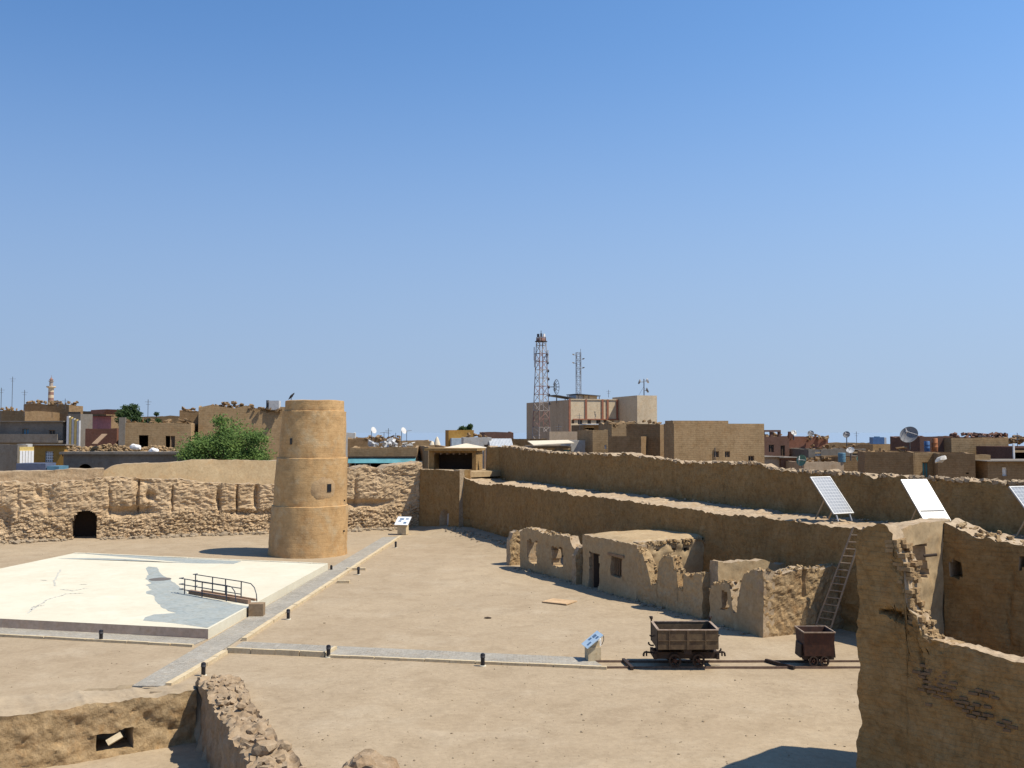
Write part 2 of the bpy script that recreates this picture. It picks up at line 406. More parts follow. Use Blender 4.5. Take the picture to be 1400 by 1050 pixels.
# =====================================================  SETTING: ground
PIT = [(-10.25,31.3),(-9.2,31.0),(-3.6,18.0),(-2.0,13.0),(-40,13.0),(-27.0,19.9)]
def inpit(x, y):
    a_ = (x+11.74)*.826+(y-29.8)*.56; b_ = -(x+11.74)*.56+(y-29.8)*.826
    if abs(a_) < .95 and 0 < b_ < 1.75: return True
    c = False
    for i in range(len(PIT)):
        (a,b),(d,e) = PIT[i], PIT[i-1]
        if (b > y) != (e > y) and x < (d-a)*(y-b)/(e-b)+a: c = not c
    return c
def flatzone(x, y):                       # paving and tracks keep the sand level
    if -31 < x < -8 and 30 < y < 79: return .25
    if -31 < x < 15 and 32.5 < y < 41.5: return .25
    return 1.0
def gz(x, y):
    if inpit(x, y): return -1.55 + .05*fr(x*.5, y*.5, 2)
    z = .07*fr(x*.16, y*.16, 5) + .03*fr(x*.9, y*.9, 1)
    z *= flatzone(x, y)
    d = abs((x+5.3)*.91 + (y-82.5)*.415)           # drift of earth along the long wall
    if 55 < y < 84: z += .45*math.exp(-(d/2.2)**2)
    return z
def axis(lo, hi, step, far):
    a = [lo + step*i for i in range(int((hi-lo)/step)+1)]; s = step; p = a[-1]; up = []
    while p < far: s *= 1.45; p += s; up.append(p)
    s = step; p = a[0]; dn = []
    while p > -far: s *= 1.45; p -= s; dn.append(p)
    return dn[::-1] + a + up
xs = axis(-46, 26, .42, 7000); ys = axis(13, 92, .42, 7000)
g = MB()
for y in ys:
    for x in xs:
        g.v.append(Vector((x, y, gz(x, y) if (-50 < x < 30 and 8 < y < 96) else (-.1 if y < 240 else -5))))
nx = len(xs)
for j in range(len(ys)-1):
    for i in range(nx-1):
        a = j*nx+i; g.f.append([a,a+1,a+1+nx,a+nx]); g.uv.append(None)
tag(g.build('ground', SAND, smooth=True, angle=60), kind='structure')

wm, wn_t, wb = newmat('sea_water'); wb.inputs['Base Color'].default_value = (.24,.30,.36,1); wb.inputs['Roughness'].default_value = .3
wt_ = N(wn_t,'ShaderNodeTexCoord'); wz_ = N(wn_t,'ShaderNodeTexNoise'); wz_.inputs['Scale'].default_value = .25; wn_t.links.new(wt_.outputs['Object'], wz_.inputs['Vector'])
wp_ = N(wn_t,'ShaderNodeBump'); wp_.inputs['Strength'].default_value = .15; wn_t.links.new(wz_.outputs['Fac'], wp_.inputs['Height']); wn_t.links.new(wp_.outputs[0], wb.inputs['Normal'])
tag(MB().add([(-7000,240,-1.2),(7000,240,-1.2),(7000,7400,-1.2),(-7000,7400,-1.2)],[(0,1,2,3)]).build('sea', wm), kind='structure')
# paths: thin sheets of setts with stone kerbs
def sheet(name, pts, z, mat, kind='structure', parent=None, th=.12):
    return tag(MB().prism(pts, z-th, z).build(name, mat, parent), kind=kind)
PL0, PL1 = (-11.9,31.6), (-9.75,75.5); PR0, PR1 = (-10.85,31.6), (-8.55,76.0)
sheet('path', [PL0, PR0, PR1, PL1], .045, COBBLE)
sheet('cross_path', [(-10.25,36.55),(3.15,34.0),(2.75,35.45),(-10.2,38.15)], .05, COBBLE)
sheet('side_path', [(-34,42.7),(-11.95,37.5),(-11.75,38.7),(-33.7,44.2)], .04, COBBLE)
def kerb(a, b, z, w=.13, seed=0):
    m = MB(); a = Vector((*a,0)); b = Vector((*b,0)); d = (b-a); L = d.length; d.normalize(); n = max(1,int(L/.9)); r = random.Random(seed)
    ang = math.atan2(d.y, d.x)
    for k in range(n):
        c = a + d*(L*(k+.5)/n); c.x += r.uniform(-.012,.012); c.y += r.uniform(-.012,.012)
        m.box((c.x, c.y, (z+r.uniform(-.012,.012))/2-.1), (L/n-.02, w, z+.2), rz=ang+r.uniform(-.008,.008))
    return m
kerb((-10.76,31.6),(-10.34,36.3),.12,.2,1).build('path_kerb', KERB)['kind'] = 'structure'
kerb((-10.26,38.5),(-8.44,76.0),.12,.2,2).build('path_kerb', KERB)['kind'] = 'structure'
kerb((-10.3,36.5),(-6.65,35.75),.19,.13,3).build('cross_path_kerb', KERB)['kind'] = 'structure'
kerb((-6.65,35.80),(-6.45,36.9),.15,.10,7).build('cross_path_kerb', KERB)['kind'] = 'structure'
kerb((-6.6,35.72),(3.2,33.93),.10,.13,4).build('cross_path_kerb', KERB)['kind'] = 'structure'
kerb((-34,42.62),(-11.85,37.42),.10,.13,5).build('side_path_kerb', KERB)['kind'] = 'structure'

# =====================================================  excavated pit in the front left
r_ = random.Random(3)
wp0, wp1 = (-27,19.6), (-9.75,31.15)
hp = hole_px(wp0, wp1, 142, 999, 189, 1026, .05)
def rel_pit(s, z): return .07*fr(s*.9, z*1.4, 4) + .06*fr(s*2.2, z*3, 9) + .045*fr(s*8, z*8, 1) + .18*max(0,-z-.9)*.6
bnp = (-.56*.9, .826*.9)
t = thing('retaining_wall', 'rough low earth bank wall with a dark hole, edging the sunken pit', 'wall', (-14,28,-1.55))
wall('wall_face', [wp0,wp1], [(wp0[0]+bnp[0]*2.5,wp0[1]+bnp[1]*2.5),(wp0[0]*.22+wp1[0]*.78+bnp[0]*2.5,wp0[1]*.22+wp1[1]*.78+bnp[1]*2.5),(wp1[0]+bnp[0]*.9,wp1[1]+bnp[1]*.9)], -1.8,
     lambda s,x,y: .03, ROUGHB, t, res=.085, holes=[hp], amp=(.05,.04), relief=rel_pit, jag=.06, nt=5, capmat=SAND)
c = AT(154, 1012, 28.1)
tag(MB().box((c.x, c.y+.12, c.z-.0), (.42,.07,.17), rz=.6, ry=-.42, rx=-.7).build('stone_slab', KERB), 'pale slab leaning inside the dark hole of the pit bank', 'stone slab')

rp = [(-10.1,32.2),(-9.2,30.2),(-7.6,26.6),(-6.1,23.2),(-4.6,20.0),(-3.4,17.2)]
def rel_low(s, z): return .08*fr(s*1.1, z*.6, 2) + .07*fr(s*3.2, z*1.2, 6) + .04*fr(s*8, z*5, 6)
low = wall('crumbled_wall', rp, [(p[0]+1.1*.9+.12*math.sin(i*2.1), p[1]+1.1*.43) for i, p in enumerate(rp)], -1.9,
     lambda s,x,y: interp([(0,.05),(1.2,.28),(3,.34),(6,.32),(8,.42),(10,.5),(12.5,.45),(20,.4)], s), RUBBLE, None, res=.065, zres=.1,
     amp=(.07,.06), relief=rel_low, nt=16, jag=.07, jf=1.6, capmat=RUBBLE, capz=lambda s,k: .12*fr(s*1.6, k*3, 4)+.10*fr(s*4.5, k*6, 2)-.25*max(0,k-.7))
tag(low, 'thick crumbled mud brick wall running down beside the pit', 'ruined wall')
# fallen bricks lying on it
def rock(mb, c, r, rng, sq=(1,1,.7), n=2):
    import bmesh
    bm = bmesh.new(); bmesh.ops.create_icosphere(bm, subdivisions=n, radius=r)
    k = rng.uniform(0,99); vs = []
    for v in bm.verts:
        q = Vector((v.co.x*sq[0], v.co.y*sq[1], v.co.z*sq[2]))
        q += noise.noise_vector(v.co/r*1.1+Vector((k,k*.7,3)))*r*.38 + noise.noise_vector(v.co/r*3+Vector((k,2,3)))*r*.12
        vs.append(q+Vector(c))
    for i, v in enumerate(bm.verts): v.index = i
    mb.add(vs, [[v.index for v in f.verts] for f in bm.faces]); bm.free()
def blocky(mb, c, d, rng):
    o = len(mb.v); mb.box(c, d, rz=rng.uniform(0,3), ry=rng.uniform(-.5,.5), rx=rng.uniform(-.5,.5))
    for i in range(o, len(mb.v)): mb.v[i] = mb.v[i] + Vector([rng.uniform(-.12,.12)*d[k] for k in range(3)])
clods = [('squarish brown clod, largest of those on the crumbled wall by the pit', -5.75,23.45,.66,.46),
         ('tilted clod beside the largest one on the crumbled wall', -5.35,23.85,.55,.30),
         ('small clod halfway up the top of the crumbled wall by the pit', -7.45,27.7,.48,.26)]
for lab, x, y, z, d in clods:
    mb = MB(); rock(mb, (x,y,z), d*.55, r_, (1.1,.9,.8)); tag(mb.build('clod', RUBBLE), lab, 'clod', 'clods fallen on the crumbled wall')
lb = MB()
for k in range(150):
    s_ = r_.uniform(0,13.5); a = s_/15.5*(len(rp)-1); i = min(int(a),len(rp)-2); p = Vector(rp[i]).lerp(Vector(rp[i+1]),a-i); w = r_.uniform(.1,1.1)
    p = p + Vector((.9,.43))*w; z = interp([(0,.05),(1.2,.28),(3,.34),(6,.32),(8,.42),(10,.5),(12.5,.45),(20,.4)], s_) - .25*max(0,w-.75)
    if r_.random() < .5: blocky(lb,(p.x,p.y,z+.03),(r_.uniform(.1,.28),r_.uniform(.08,.16),r_.uniform(.06,.12)),r_)
    else: rock(lb,(p.x,p.y,z+.02),r_.uniform(.04,.13),r_,(1.1,1,.8),1)
tag(lb.build('loose_bricks', RUBBLE), kind='stuff')
md = MB()
for a in range(26):
    ang = r_.uniform(0,6.28); rr = abs(r_.gauss(0,.36)); rock(md, (-3.32+rr*math.cos(ang), 22.3+rr*math.sin(ang), .72-rr*.75), r_.uniform(.10,.26), r_, (1,1,.8))
rock(md, (-3.32,22.3,.05), .95, r_, (.85,.8,.85), 4)
tag(md.build('rubble_mound', RUBBLE), 'rounded mound of mud rubble on the sand at the near edge', 'rubble mound')

# =====================================================  white relief-map platform
A, B, C_, D = (-11.7,38.75), (-10.62,57.6), (-27.4,62.7), (-30.2,43.1)
t = thing('map_platform', 'low white concrete map platform with blue grey sea painted on it', 'platform', (-20,50,0))
pm = MB().prism([A,B,C_,D], -.1, .40)
so_ = pm.build('slab', (SLAB_SHADE, CONC), t, world=True)
for p in so_.data.polygons: p.material_index = 0 if p.normal.y < -.7 else 1  # front face gets its own tan material with its shade in the colour
def pz(px, py, z): q = G(px, py, z); return (q.x, q.y)
def rag(pts, k=4, a=.14):
    out = []
    for i, (p, q) in enumerate(zip(pts, pts[1:]+pts[:1])):
        for j in range(k):
            u = j/k; x = p[0]+(q[0]-p[0])*u; y = p[1]+(q[1]-p[1])*u; v = noise.noise_vector(Vector((x*1.7,y*1.7,3)))
            out.append((x+v.x*a, y+v.y*a))
    return out
sea = [(199,777),(204,774.5),(214,776),(222,786),(232,791),(241,799),(250,808),(258,812),(300,822),(340,829),(347,831)]
seap = [pz(x,y,.4) for x,y in sea]
east = [(-11.55,43.3),(-11.80,38.95)]
coast = [pz(x,y,.4) for x,y in [(250,853),(195,848.5),(207,840),(240,838.5),(228,834),(219,829),(214,822),(211,815),(199,811),(206,806),(199,800),(207,797),(198,790),(203,786)]]
def ribbon(mb, pts, w, z):
    for a, b in zip(pts, pts[1:]):
        d = Vector((b[0]-a[0], b[1]-a[1])); L = d.length
        mb.box(((a[0]+b[0])/2,(a[1]+b[1])/2,z), (L+.05, w, .004), rz=math.atan2(d.y,d.x))
tag(MB().prism(rag(seap[:-1],4,.10)[:-3]+[seap[-1]]+east+rag(coast,4,.16)[:-3], .39, .404).build('sea_paint', SEA, t, world=True))
med = [pz(x,y,.4) for x,y in [(107,756.3),(200,760.5),(330,767.5),(318,771),(240,769.5),(180,765),(135,763),(80,763.5)]]
MB().prism(med[:3]+rag(med[3:],4,.12), .39, .404).build('sea_paint', SEA, t, world=True)
ov = G(219,792,.404)
MB().lathe([(.55,.0),(.55,.012)],20,(ov.x,ov.y,.404)).build('shade_disc', plain('disc_shade',(.13,.115,.10),.9), t, world=True)  # dark disc standing in for a small shadowed hollow
rivm = plain('river_line', (.53,.51,.43), .9)
for line in ([(84,779),(78,788),(74,796),(77,801)],[(84,806),(100,808),(120,804)],[(44,834),(62,821),(90,812),(112,811)],[(40,838),(46,829),(60,828)],[(57,793),(64,794)],[(110,799),(120,799)]):
    riv = MB(); ribbon(riv, rag([pz(x,y,.4) for x,y in line],4,.12)[:-3], .09, .405); riv.build('river_line', rivm, t, world=True)
# edge trim a little proud of the slab
tr = kerb((B[0],B[1]+.02),(C_[0],C_[1]+.02),.43,.22,9); tr.build('edge_trim', CONC, t, world=True)
# viewing ledge under the railing
lw = MB(); la, lb = pz(254,812.5,.4), pz(343,828,.4)
ang = math.atan2(lb[1]-la[1], lb[0]-la[0]); Lw = math.hypot(lb[0]-la[0], lb[1]-la[1])
def lpt(u, v, z): return (la[0]+math.cos(ang)*u-math.sin(ang)*v, la[1]+math.sin(ang)*u+math.cos(ang)*v, z)
q0 = lpt(Lw/2, .22, .47); q0 = lpt(Lw/2-.2,.22,.47); lw.box(q0, (Lw-.4,.16,.22), rz=ang); q1 = lpt(Lw/2, .9, .44); q1 = lpt(Lw/2-.45,.9,.44); lw.box(q1, (Lw-.8,.10,.10), rz=ang)
lw.build('viewing_ledge', earth('brown_step', (.36,.24,.16),(.29,.19,.13),None,bump=.2), t, world=True)
e = pz(347,835,.2); MB().box((-11.05,43.55,.26),(.62,.5,.62),rz=.06).build('end_block', earth('end_block', (.33,.24,.15),(.27,.19,.12),None,bump=.2), t, world=True)
def railing(label, v, us, zt, ends):
    tt = thing('railing', label, 'railing', lpt(0,v,.4), 0, 'pipe railings on the map platform')
    for u in us: MB().tube(lpt(u,v,.39), lpt(u,v,zt), .028, 8).build('post', RAILB, tt, world=True)
    for k, h in enumerate((1.0,.62,.3)):
        z = .4+(zt-.4)*h - .02
        pts = [lpt(-.55,v+.25,z), lpt(-.62,v+.05,z-.02), lpt(-.45,v,z)]+[lpt(u,v,z) for u in us]
        if ends and k == 0: pts += [lpt(us[-1]+.7,v,z-.03), lpt(us[-1]+.95,v,z-.18), lpt(us[-1]+1.1,v,z-.45), lpt(us[-1]+1.15,v,.42)]
        elif k==0: pts += [lpt(us[-1]+.35,v,z-.02), lpt(us[-1]+.6,v,z-.2), lpt(us[-1]+.72,v,.42)]
        MB().poly(pts, .022, 7).build('rail', RAILB, tt, world=True)
Lr = Lw*.82
railing('taller dark pipe railing on the far side of the white map platform ledge', .75, [-.35, Lr*.25, Lr*.5, Lr*.98-.75], 1.22, True)
railing('lower dark pipe railing on the near side of the white map platform ledge', .0, [-.1, Lr*.32, Lr*.78], 1.12, False)

# =====================================================  round stone tower
TX, TY = G(423,756).x, 65.6
t = thing('watchtower', 'round ochre plastered tower narrowing upwards in four stepped tiers', 'tower', (TX,TY,0))
px = 65.6/F
def zt(py): return zpix(0,TY-1.5,py)
z1, z2, z3, z4 = zt(692), zt(626), zt(561.5), zt(547.5)
r = 2.56; prof = []
def tier(ra, rb, za, zb, n):
    for k in range(n+1): prof.append((ra+(rb-ra)*k/n, za+(zb-za)*k/n))
tier(2.56,2.46,-.3,z1-.03,16); tier(2.36,2.28,z1,z2-.03,14); tier(2.16,2.06,z2,z3-.03,14); tier(1.93,1.90,z3,z4,4)
prof += [(1.82,z4+.03),(1.5,z4+.02),(1.42,z4-.25),(.02,z4-.25)]
tm = MB(); n = 96
for (rr,z) in prof:
    for k in range(n):
        a = 2*math.pi*k/n; q = Vector((rr*math.cos(a), rr*math.sin(a), z))
        dn = .05*fr(q.x*.6,q.y*.6,q.z*.5)+.022*fr(q.x*3,q.y*3,q.z*3)+.07*max(0,.9-q.z)*fr(q.x*2,q.y*2,q.z*3)
        if any(abs(z-zz) < .05 for zz in (z1,z2,z3)): dn += .055*noise.noise(q*2.6)+.03*noise.noise(q*6)
        tm.v.append(q*1.0+Vector((.036*max(0,z),0,0))+Vector((math.cos(a),math.sin(a),0))*dn + Vector((0,0,.03*noise.noise(Vector((q.x*1.2,q.y*1.2,z))))))
for i in range(len(prof)-1):
    for k in range(n):
        a = i*n+k; b = i*n+(k+1)%n; u0 = k/n*15; u1 = (k+1)/n*15
        tm.f.append([a,b,b+n,a+n]); tm.uv.append([(u0,prof[i][1]),(u1,prof[i][1]),(u1,prof[i+1][1]),(u0,prof[i+1][1])])
tm.f.append([(len(prof)-1)*n+k for k in range(n)]); tm.uv.append(None)
tm.build('shaft', TOWER, t, smooth=True, angle=40)
def on_tower(px_, py_, rr):
    dx, dy, dz = ray(px_, py_); X0 = TX+.036*(CZ+dz*TY); a = dx*dx+dy*dy; b = -2*(dx*X0+dy*TY); c = X0*X0+TY*TY-rr*rr
    s = (-b-math.sqrt(b*b-4*a*c))/(2*a); p = Vector((dx*s, dy*s, CZ+dz*s)); d = Vector((p.x-X0,p.y-TY,0)).normalized()
    return p, d
def slot(px_, py_, w, h, rr, nm='window_slot', frame=True):
    p, d = on_tower(px_, py_, rr); a = math.atan2(d.y,d.x)-math.pi/2
    o = MB().box(p+d*.0, (w,.16,h), rz=a).build(nm, DARK, t, world=True)
    if frame:
        f = MB(); tv = Vector((-d.y,d.x,0))
        f.box(p-tv*(w/2+.03)+d*.04,(.06,.14,h+.1),rz=a); f.box(p+tv*(w/2+.03)+d*.04,(.06,.14,h+.1),rz=a)
        f.box(p+Vector((0,0,h/2+.04))+d*.05,(w,.14,.08),rz=a); f.box(p-Vector((0,0,h/2+.05))+d*.07,(w+.3,.2,.08),rz=a)
        f.build('window_surround', MUDT, o)
slot(449.5,667,.28,.5,2.33); slot(398.5,603.5,.14,.40,2.12,frame=False)
slot(470,684,.09,.1,2.30,'putlog_hole',False); slot(469.5,726,.1,.1,2.50,'putlog_hole',False)
# grey mortar patch round the window: a slightly raised skin of cement
pt = MB(); gn = 14
for i in range(gn+1):
    for j in range(gn+1):
        p, d = on_tower(425+33*i/gn, 652+32*j/gn, 2.335); 
        u, v = i/gn*2-1, j/gn*2-1; rr = u*u+v*v+.35*fr(u*2,v*2,3)
        pt.v.append(p + d*(.045-.09*max(0,rr-.55)))
for i in range(gn):
    for j in range(gn):
        a = i*(gn+1)+j; pt.f.append([a,a+gn+1,a+gn+2,a+1][::-1]); pt.uv.append(None)
pt.build('mortar_patch', earth('grey_mortar', (.50,.345,.19),(.43,.295,.165),None,big=1,mid=2,bump=.7), t, world=True, smooth=True)
bp_ = AT(398,547,TY-.8); bd = MB()
bd.lathe([(.005,-.28),(.03,-.2),(.075,-.05),(.085,.06),(.06,.15),(.05,.19),(.055,.23),(.03,.28),(.004,.33)],10,(bp_.x,bp_.y,z4+.28),Matrix.Rotation(R(42),3,'Y'))
bd.tube((bp_.x-.02,bp_.y,z4),(bp_.x-.01,bp_.y,z4+.2),.012,5); bd.tube((bp_.x+.03,bp_.y,z4),(bp_.x+.02,bp_.y,z4+.2),.012,5)
tag(bd.build('bird', FEATHER, smooth=True), 'small dark bird perched on the rim of the round tower', 'bird')

# =====================================================  left enclosure wall, lit by the raking sun
d1 = Vector((.941,.338)); nb = Vector((-.338,.941))
f0 = Vector((-37.3,72.6))-d1*14; f1 = Vector((-7.45,83.3))
L1 = (f1-f0).length
def sx(px_):                                   # place along the wall for a picture column
    k = (px_-700)/F/cP; return (k*f0.y-f0.x)/(d1.x-k*d1.y)
t = thing('enclosure_wall', 'long eroded mud brick fort wall behind the round tower, with an arched passage', 'wall', (f0.x,f0.y,0))
cracks = [(sx(p),w,dp) for p,w,dp in ((153,.10,.22),(192,.10,.5),(205,.08,.15),(238,.09,.3),(301,.14,.5),(326,.09,.35),(352,.16,.55),(487,.15,.25),(28,.12,.12),(69,.25,.2))]
sA, sB, sC = sx(140), sx(375), sx(520)
cav = [(sx(180),1.9,1.6,.32,.55),(sx(208),3.1,.35,.3,.5),(sx(196),4.2,.6,.3,.35),(sx(500),2.1,1.9,.25,.4),(sx(8),1.6,.5,.9,.5),(sx(55),3.5,.2,.3,.3),(sx(345),1.6,1.8,.25,.3)]
def rel_back(s, z):
    a = .10*fr(s*.33,z*.55,1)-.13*abs(fr(s*1.1,z*2.0,3))+.05*fr(s*4,z*7,5)+.05
    if z < 2.3:
        d = noise.voronoi(Vector((s*2.9, z*4.6, 0)))[0]
        mk = max(0,min(1,(1.75+.9*fr(s*.35,2,5)-z)*2.5))
        a += (.11*min(1,(d[1]-d[0])*2.2)-.05)*mk + .05*fr(s*2.0,z*2.6,8) + .16*max(0,1.2-z)*.5
    a += .04*fr(s*.9, z*9, 2) + .03*fr(s*6, z*12, 7)
    if z > 1.7: a -= .10*math.exp(-((z-2.25)/.22)**2)*max(0,fr(s*.4,0,3)+.4)
    for c0, w, dp in cracks:
        zl = 1.5+.9*abs(noise.noise(Vector((c0*3.3,1,0)))); zh = 3.5+1.0*noise.noise(Vector((c0*2.1,7,0)))
        if zl < z < 4.4: a -= dp*math.exp(-((s-c0-.10*fr(z*1.1,c0,2))/(w*(1+.5*noise.noise(Vector((z*2,c0,0))))))**2)*min(1,(z-zl)*2)*max(0,min(1,(zh+.6-z)*1.5))
    for c0, z0, w, h, dp in cav: a -= dp*math.exp(-((s-c0)/w)**4-((z-z0)/h)**2)
    return a
arch = hole_px(tuple(f0), tuple(f1), 103.5, 697, 137.5, 739, .02, True)
wall('wall_face', [f0,f1], [f0+nb*2.6, f1+nb*2.6], -.4,
     toppx([(-400,650),(-30,650),(0,659),(40,660),(66,664),(80,660),(120,654),(150,652),(250,657),(300,661),(378,663),(470,640),(484,641),(500,636),(520,641),(532,637),(548,634),(560,633),(575,632)]),
     MUDR, t, res=.115, holes=[arch], amp=(.06,.03), relief=rel_back, nt=5, jag=.10, smooth=False)
# upper courses, set back: coursed bricks at the left, smooth coat of mud to the right
def seg(a, b, fo, th): 
    p, q = f0+d1*a+nb*fo, f0+d1*b+nb*fo; return [p,q],[p+nb*th,q+nb*th]
fr_, bk_ = seg(0, sx(143), 1.0, 1.4)
wall('upper_courses', fr_, bk_, 3.0, toppx([(-400,648),(0,645),(50,644),(90,642),(94,641),(120,641),(140,640.5)]), MUDR, t, res=.2, amp=(.04,.03), relief=lambda s,z:.05*fr(s*.4,z*7,2), jag=.04, nt=3)
fr_, bk_ = seg(sx(136), sx(476), .75, 1.5)
wall('smooth_parapet', fr_, bk_, 3.0, toppx([(130,652),(140,645),(152,638),(170,635),(245,632),(262,628.5),(300,629.5),(378,630),(440,634),(476,641)]), MUDT, t, res=.22, amp=(.05,.012),
     relief=lambda s,z: -.30*max(0,z-3.4)+.03*fr(s*.5,z*.5,3), jag=.03, nt=4)
ap = f0+d1*((arch.box[0]+arch.box[1])/2)
for k in range(1):
    q = ap+nb*2.2; MB().box((q.x,q.y,.95),(2.3,.08,1.95),rz=math.atan2(d1.y,d1.x)).build('passage_blocker', WOODD, t, world=True)  # added dark panel blocking light through the passage, shade put into its colour

# =====================================================  corner bastion, guard hut
b0, b1 = Vector((-7.7,83.1)), Vector((-4.15,78.75)); bd_ = (b1-b0).normalized(); bn = Vector((-bd_.y,bd_.x))
t = thing('corner_bastion', 'square corner bastion of mud brick in shade, with a pale door', 'bastion', (b0.x,b0.y,0))
dh = hole_px(tuple(b0),tuple(b1),602.5,696,615,723,.03,True)
wall('bastion_wall', [b0+bn*3.4-bd_*.0, b0+bn*.05, b0, b1], [b0+bn*3.45+bd_*1.0, b0+bn*1.2+bd_*1.0, b0+bn*1.2+bd_*1.0, b1+bn*1.2], -.4,
     toppx([(540,643),(572,642),(576,642),(630,643.5),(660,645)]), MUDB, t, res=.14, amp=(.05,.02), relief=lambda s,z: .10*max(0,2.5-z)*.3,
     holes=[lambda s,z: dh(s-3.4,z)], jag=.05)
roofp = [b0+bn*.6+bd_*.3, b1+bn*.6, b1+bn*3.2-bd_*.2, b1+bn*6-bd_*.8, b0+bn*6+bd_*.3]
MB().prism([tuple(p) for p in roofp], 4.35, 4.78).build('bastion_deck', MUDT, t, world=True)
dp = b0+bd_*((dh.box[0]+dh.box[1])/2)+bn*.55
MB().box((dp.x,dp.y,(dh.box[3]+0)/2),(.85,.07,dh.box[3]+.1),rz=math.atan2(bd_.y,bd_.x)).build('door', DOORW, t, world=True)
rb0, rb1 = b1-bd_*.05, b1+bn*4.0+bd_*.4
# side of the bastion catching the sun above the rampart
wall('bastion_side', [b1+bn*.1-bd_*.1, b1+bn*1.0+bd_*.15], [b1+bn*.1-bd_*.9, b1+bn*1.0-bd_*.6], 3.5, toppx([(600,644),(650,642)]), MUDB, t, res=.2, amp=(.05,.02), jag=.05)

h0 = Vector((-6.95,83.5)); ha = R(-12)
t = thing('guard_hut', 'open sided guard hut with flat roof on the corner bastion', 'hut', (h0.x,h0.y,4.75), ha)
W, Dp, H = 4.05, 2.3, 1.65
m = MB(); m.b2(0,.42,0,.3,0,H); m.b2(W-.32,W,0,.3,0,H); m.b2(0,.3,.3,Dp,0,H); m.b2(W-.3,W,.3,Dp,0,H); m.b2(.42,W-.32,0,.25,0,.12); m.b2(.42,W-.32,0,.28,H-.18,H)
m.build('wall', MUDB, t)
MB().b2(.3,W-.3,Dp-.3,Dp,0,H).build('rear_wall', WOODD, t)  # dark colour stands in for the hut's unlit interior
m = MB(); m.box((W/2-.05,Dp/2-.1,H+.1),(W+.5,Dp+.7,.2)); m.build('roof', MUDB, t)
for k in range(6): MB().tube((.55+k*.54,-.28,H-.26),(.55+k*.54,Dp,H-.2),.055,7).build('rafter', WOOD, t)
hx = AT(636,606,92)
t = thing('canvas_shelter', 'pale pyramid shaped canvas roof rising behind the guard hut', 'shelter', (hx.x,hx.y,4))
MB().add([(-2.0,-1.5,2.5),(2.0,-1.5,2.5),(2.0,1.5,2.5),(-2.0,1.5,2.5),(0.1,0,hx.z-4)],[(0,1,4),(1,2,4),(2,3,4),(3,0,4),(3,2,1,0)]).build('roof', CANVAS, t)
for sx_, sy_ in ((-1.8,-1.3),(1.8,-1.3),(1.8,1.3),(-1.8,1.3)): MB().tube((sx_,sy_,-4.1),(sx_,sy_,2.52),.06).build('post', WOOD, t)

# =====================================================  long rampart with walk and parapet
RF = [(-4.35,79.2),(-3.3,78.6),(2.1,65.6),(8.3,51.6),(11.9,44.2),(13.8,39.6),(17.1,33.2),(23,22),(29,11)]
RB = [(-2.2,83.2),(-1.0,82.2),(4.5,67.5),(11.4,53.9),(14.5,46.4),(16.9,41.2),(20.2,34.9),(26,23.7),(32,12.6)]
t = thing('rampart', 'long shaded fort rampart with sunlit walkway and high parapet', 'wall', (13.6,39.4,0))
def rel_ramp(s, z):
    a = .07*fr(s*.3,z*.4,6) + .03*fr(s*1.5,z*2,2) - .05*(z-1)*.4
    if z < 1.2: a += .14*fr(s*1.6,z*2,1) - .16*max(0,1.1-z) + .1*max(0,.4-z)
    return a
wall('rampart_face', RF, RB, -.4, toppx([(600,652),(632,653),(640,656),(665,664),(680,661),(740,669.5),(830,682),(900,691.5),(1050,710),(1170,722.5),(1280,735),(1400,748),(1600,775)]), MUDB, t, res=.14,
     amp=(.07,.03), relief=rel_ramp, nt=9, jag=.09, jf=1.3, capz=lambda s,k: .035*fr(s*.5,k*2,1)+.02*fr(s*3,k*9,1))
PB = [(p[0]+.75,p[1]+.34) for p in RB]
wall('parapet', RB, PB, 3.6, toppx([(655,611.5),(672,610),(700,611.5),(740,617.5),(755,619),(800,620.5),(845,622.5),(850,620),(870,624),(940,632.5),(1000,634),(1035,634),(1060,643),(1170,649),(1300,656),(1400,661),(1600,672)]), MUDB, t, res=.13,
     amp=(.06,.035), relief=lambda s,z: .04*fr(s*.4,z*.6,2)-.08*(z-4.2)*.5, nt=4, jag=.13, jf=1.5)
rb = MB()                                        # crumbs along the walk and tops
for k in range(130):
    u = r_.random(); s_ = int(u*(len(RF)-1)); f_ = u*(len(RF)-1)-s_; w = r_.choice((r_.uniform(.01,.12), r_.uniform(.85,.99), r_.random()))
    a = Vector(RF[s_]).lerp(Vector(RF[s_+1]),f_); b = Vector(RB[s_]).lerp(Vector(RB[s_+1]),f_); p = a.lerp(b,w)
    if proj(p.x,p.y,4.1)[0] < 1420: rock(rb,(p.x,p.y,4.12+.03),r_.uniform(.03,.09),r_,n=1)
tz_ = toppx([(655,611.5),(672,610),(700,611.5),(740,617.5),(755,619),(800,620.5),(845,622.5),(850,620),(870,624),(940,632.5),(1000,634),(1035,634),(1060,643),(1170,649),(1300,656),(1400,661),(1600,672)])
for k in range(650):
    u = r_.random()**.8*.8; s_ = int(u*(len(RB)-1)); f_ = u*(len(RB)-1)-s_; p = Vector(RB[s_]).lerp(Vector(RB[s_+1]),f_)+Vector((.91,.41))*r_.uniform(0,.8)
    if s_ < 1: continue
    blocky(rb,(p.x,p.y,tz_(0,p.x,p.y)+r_.uniform(-.03,.06)),(r_.uniform(.12,.34),r_.uniform(.1,.18),r_.uniform(.07,.15)),r_)
tag(rb.build('wall_rubble', DUST), kind='stuff')

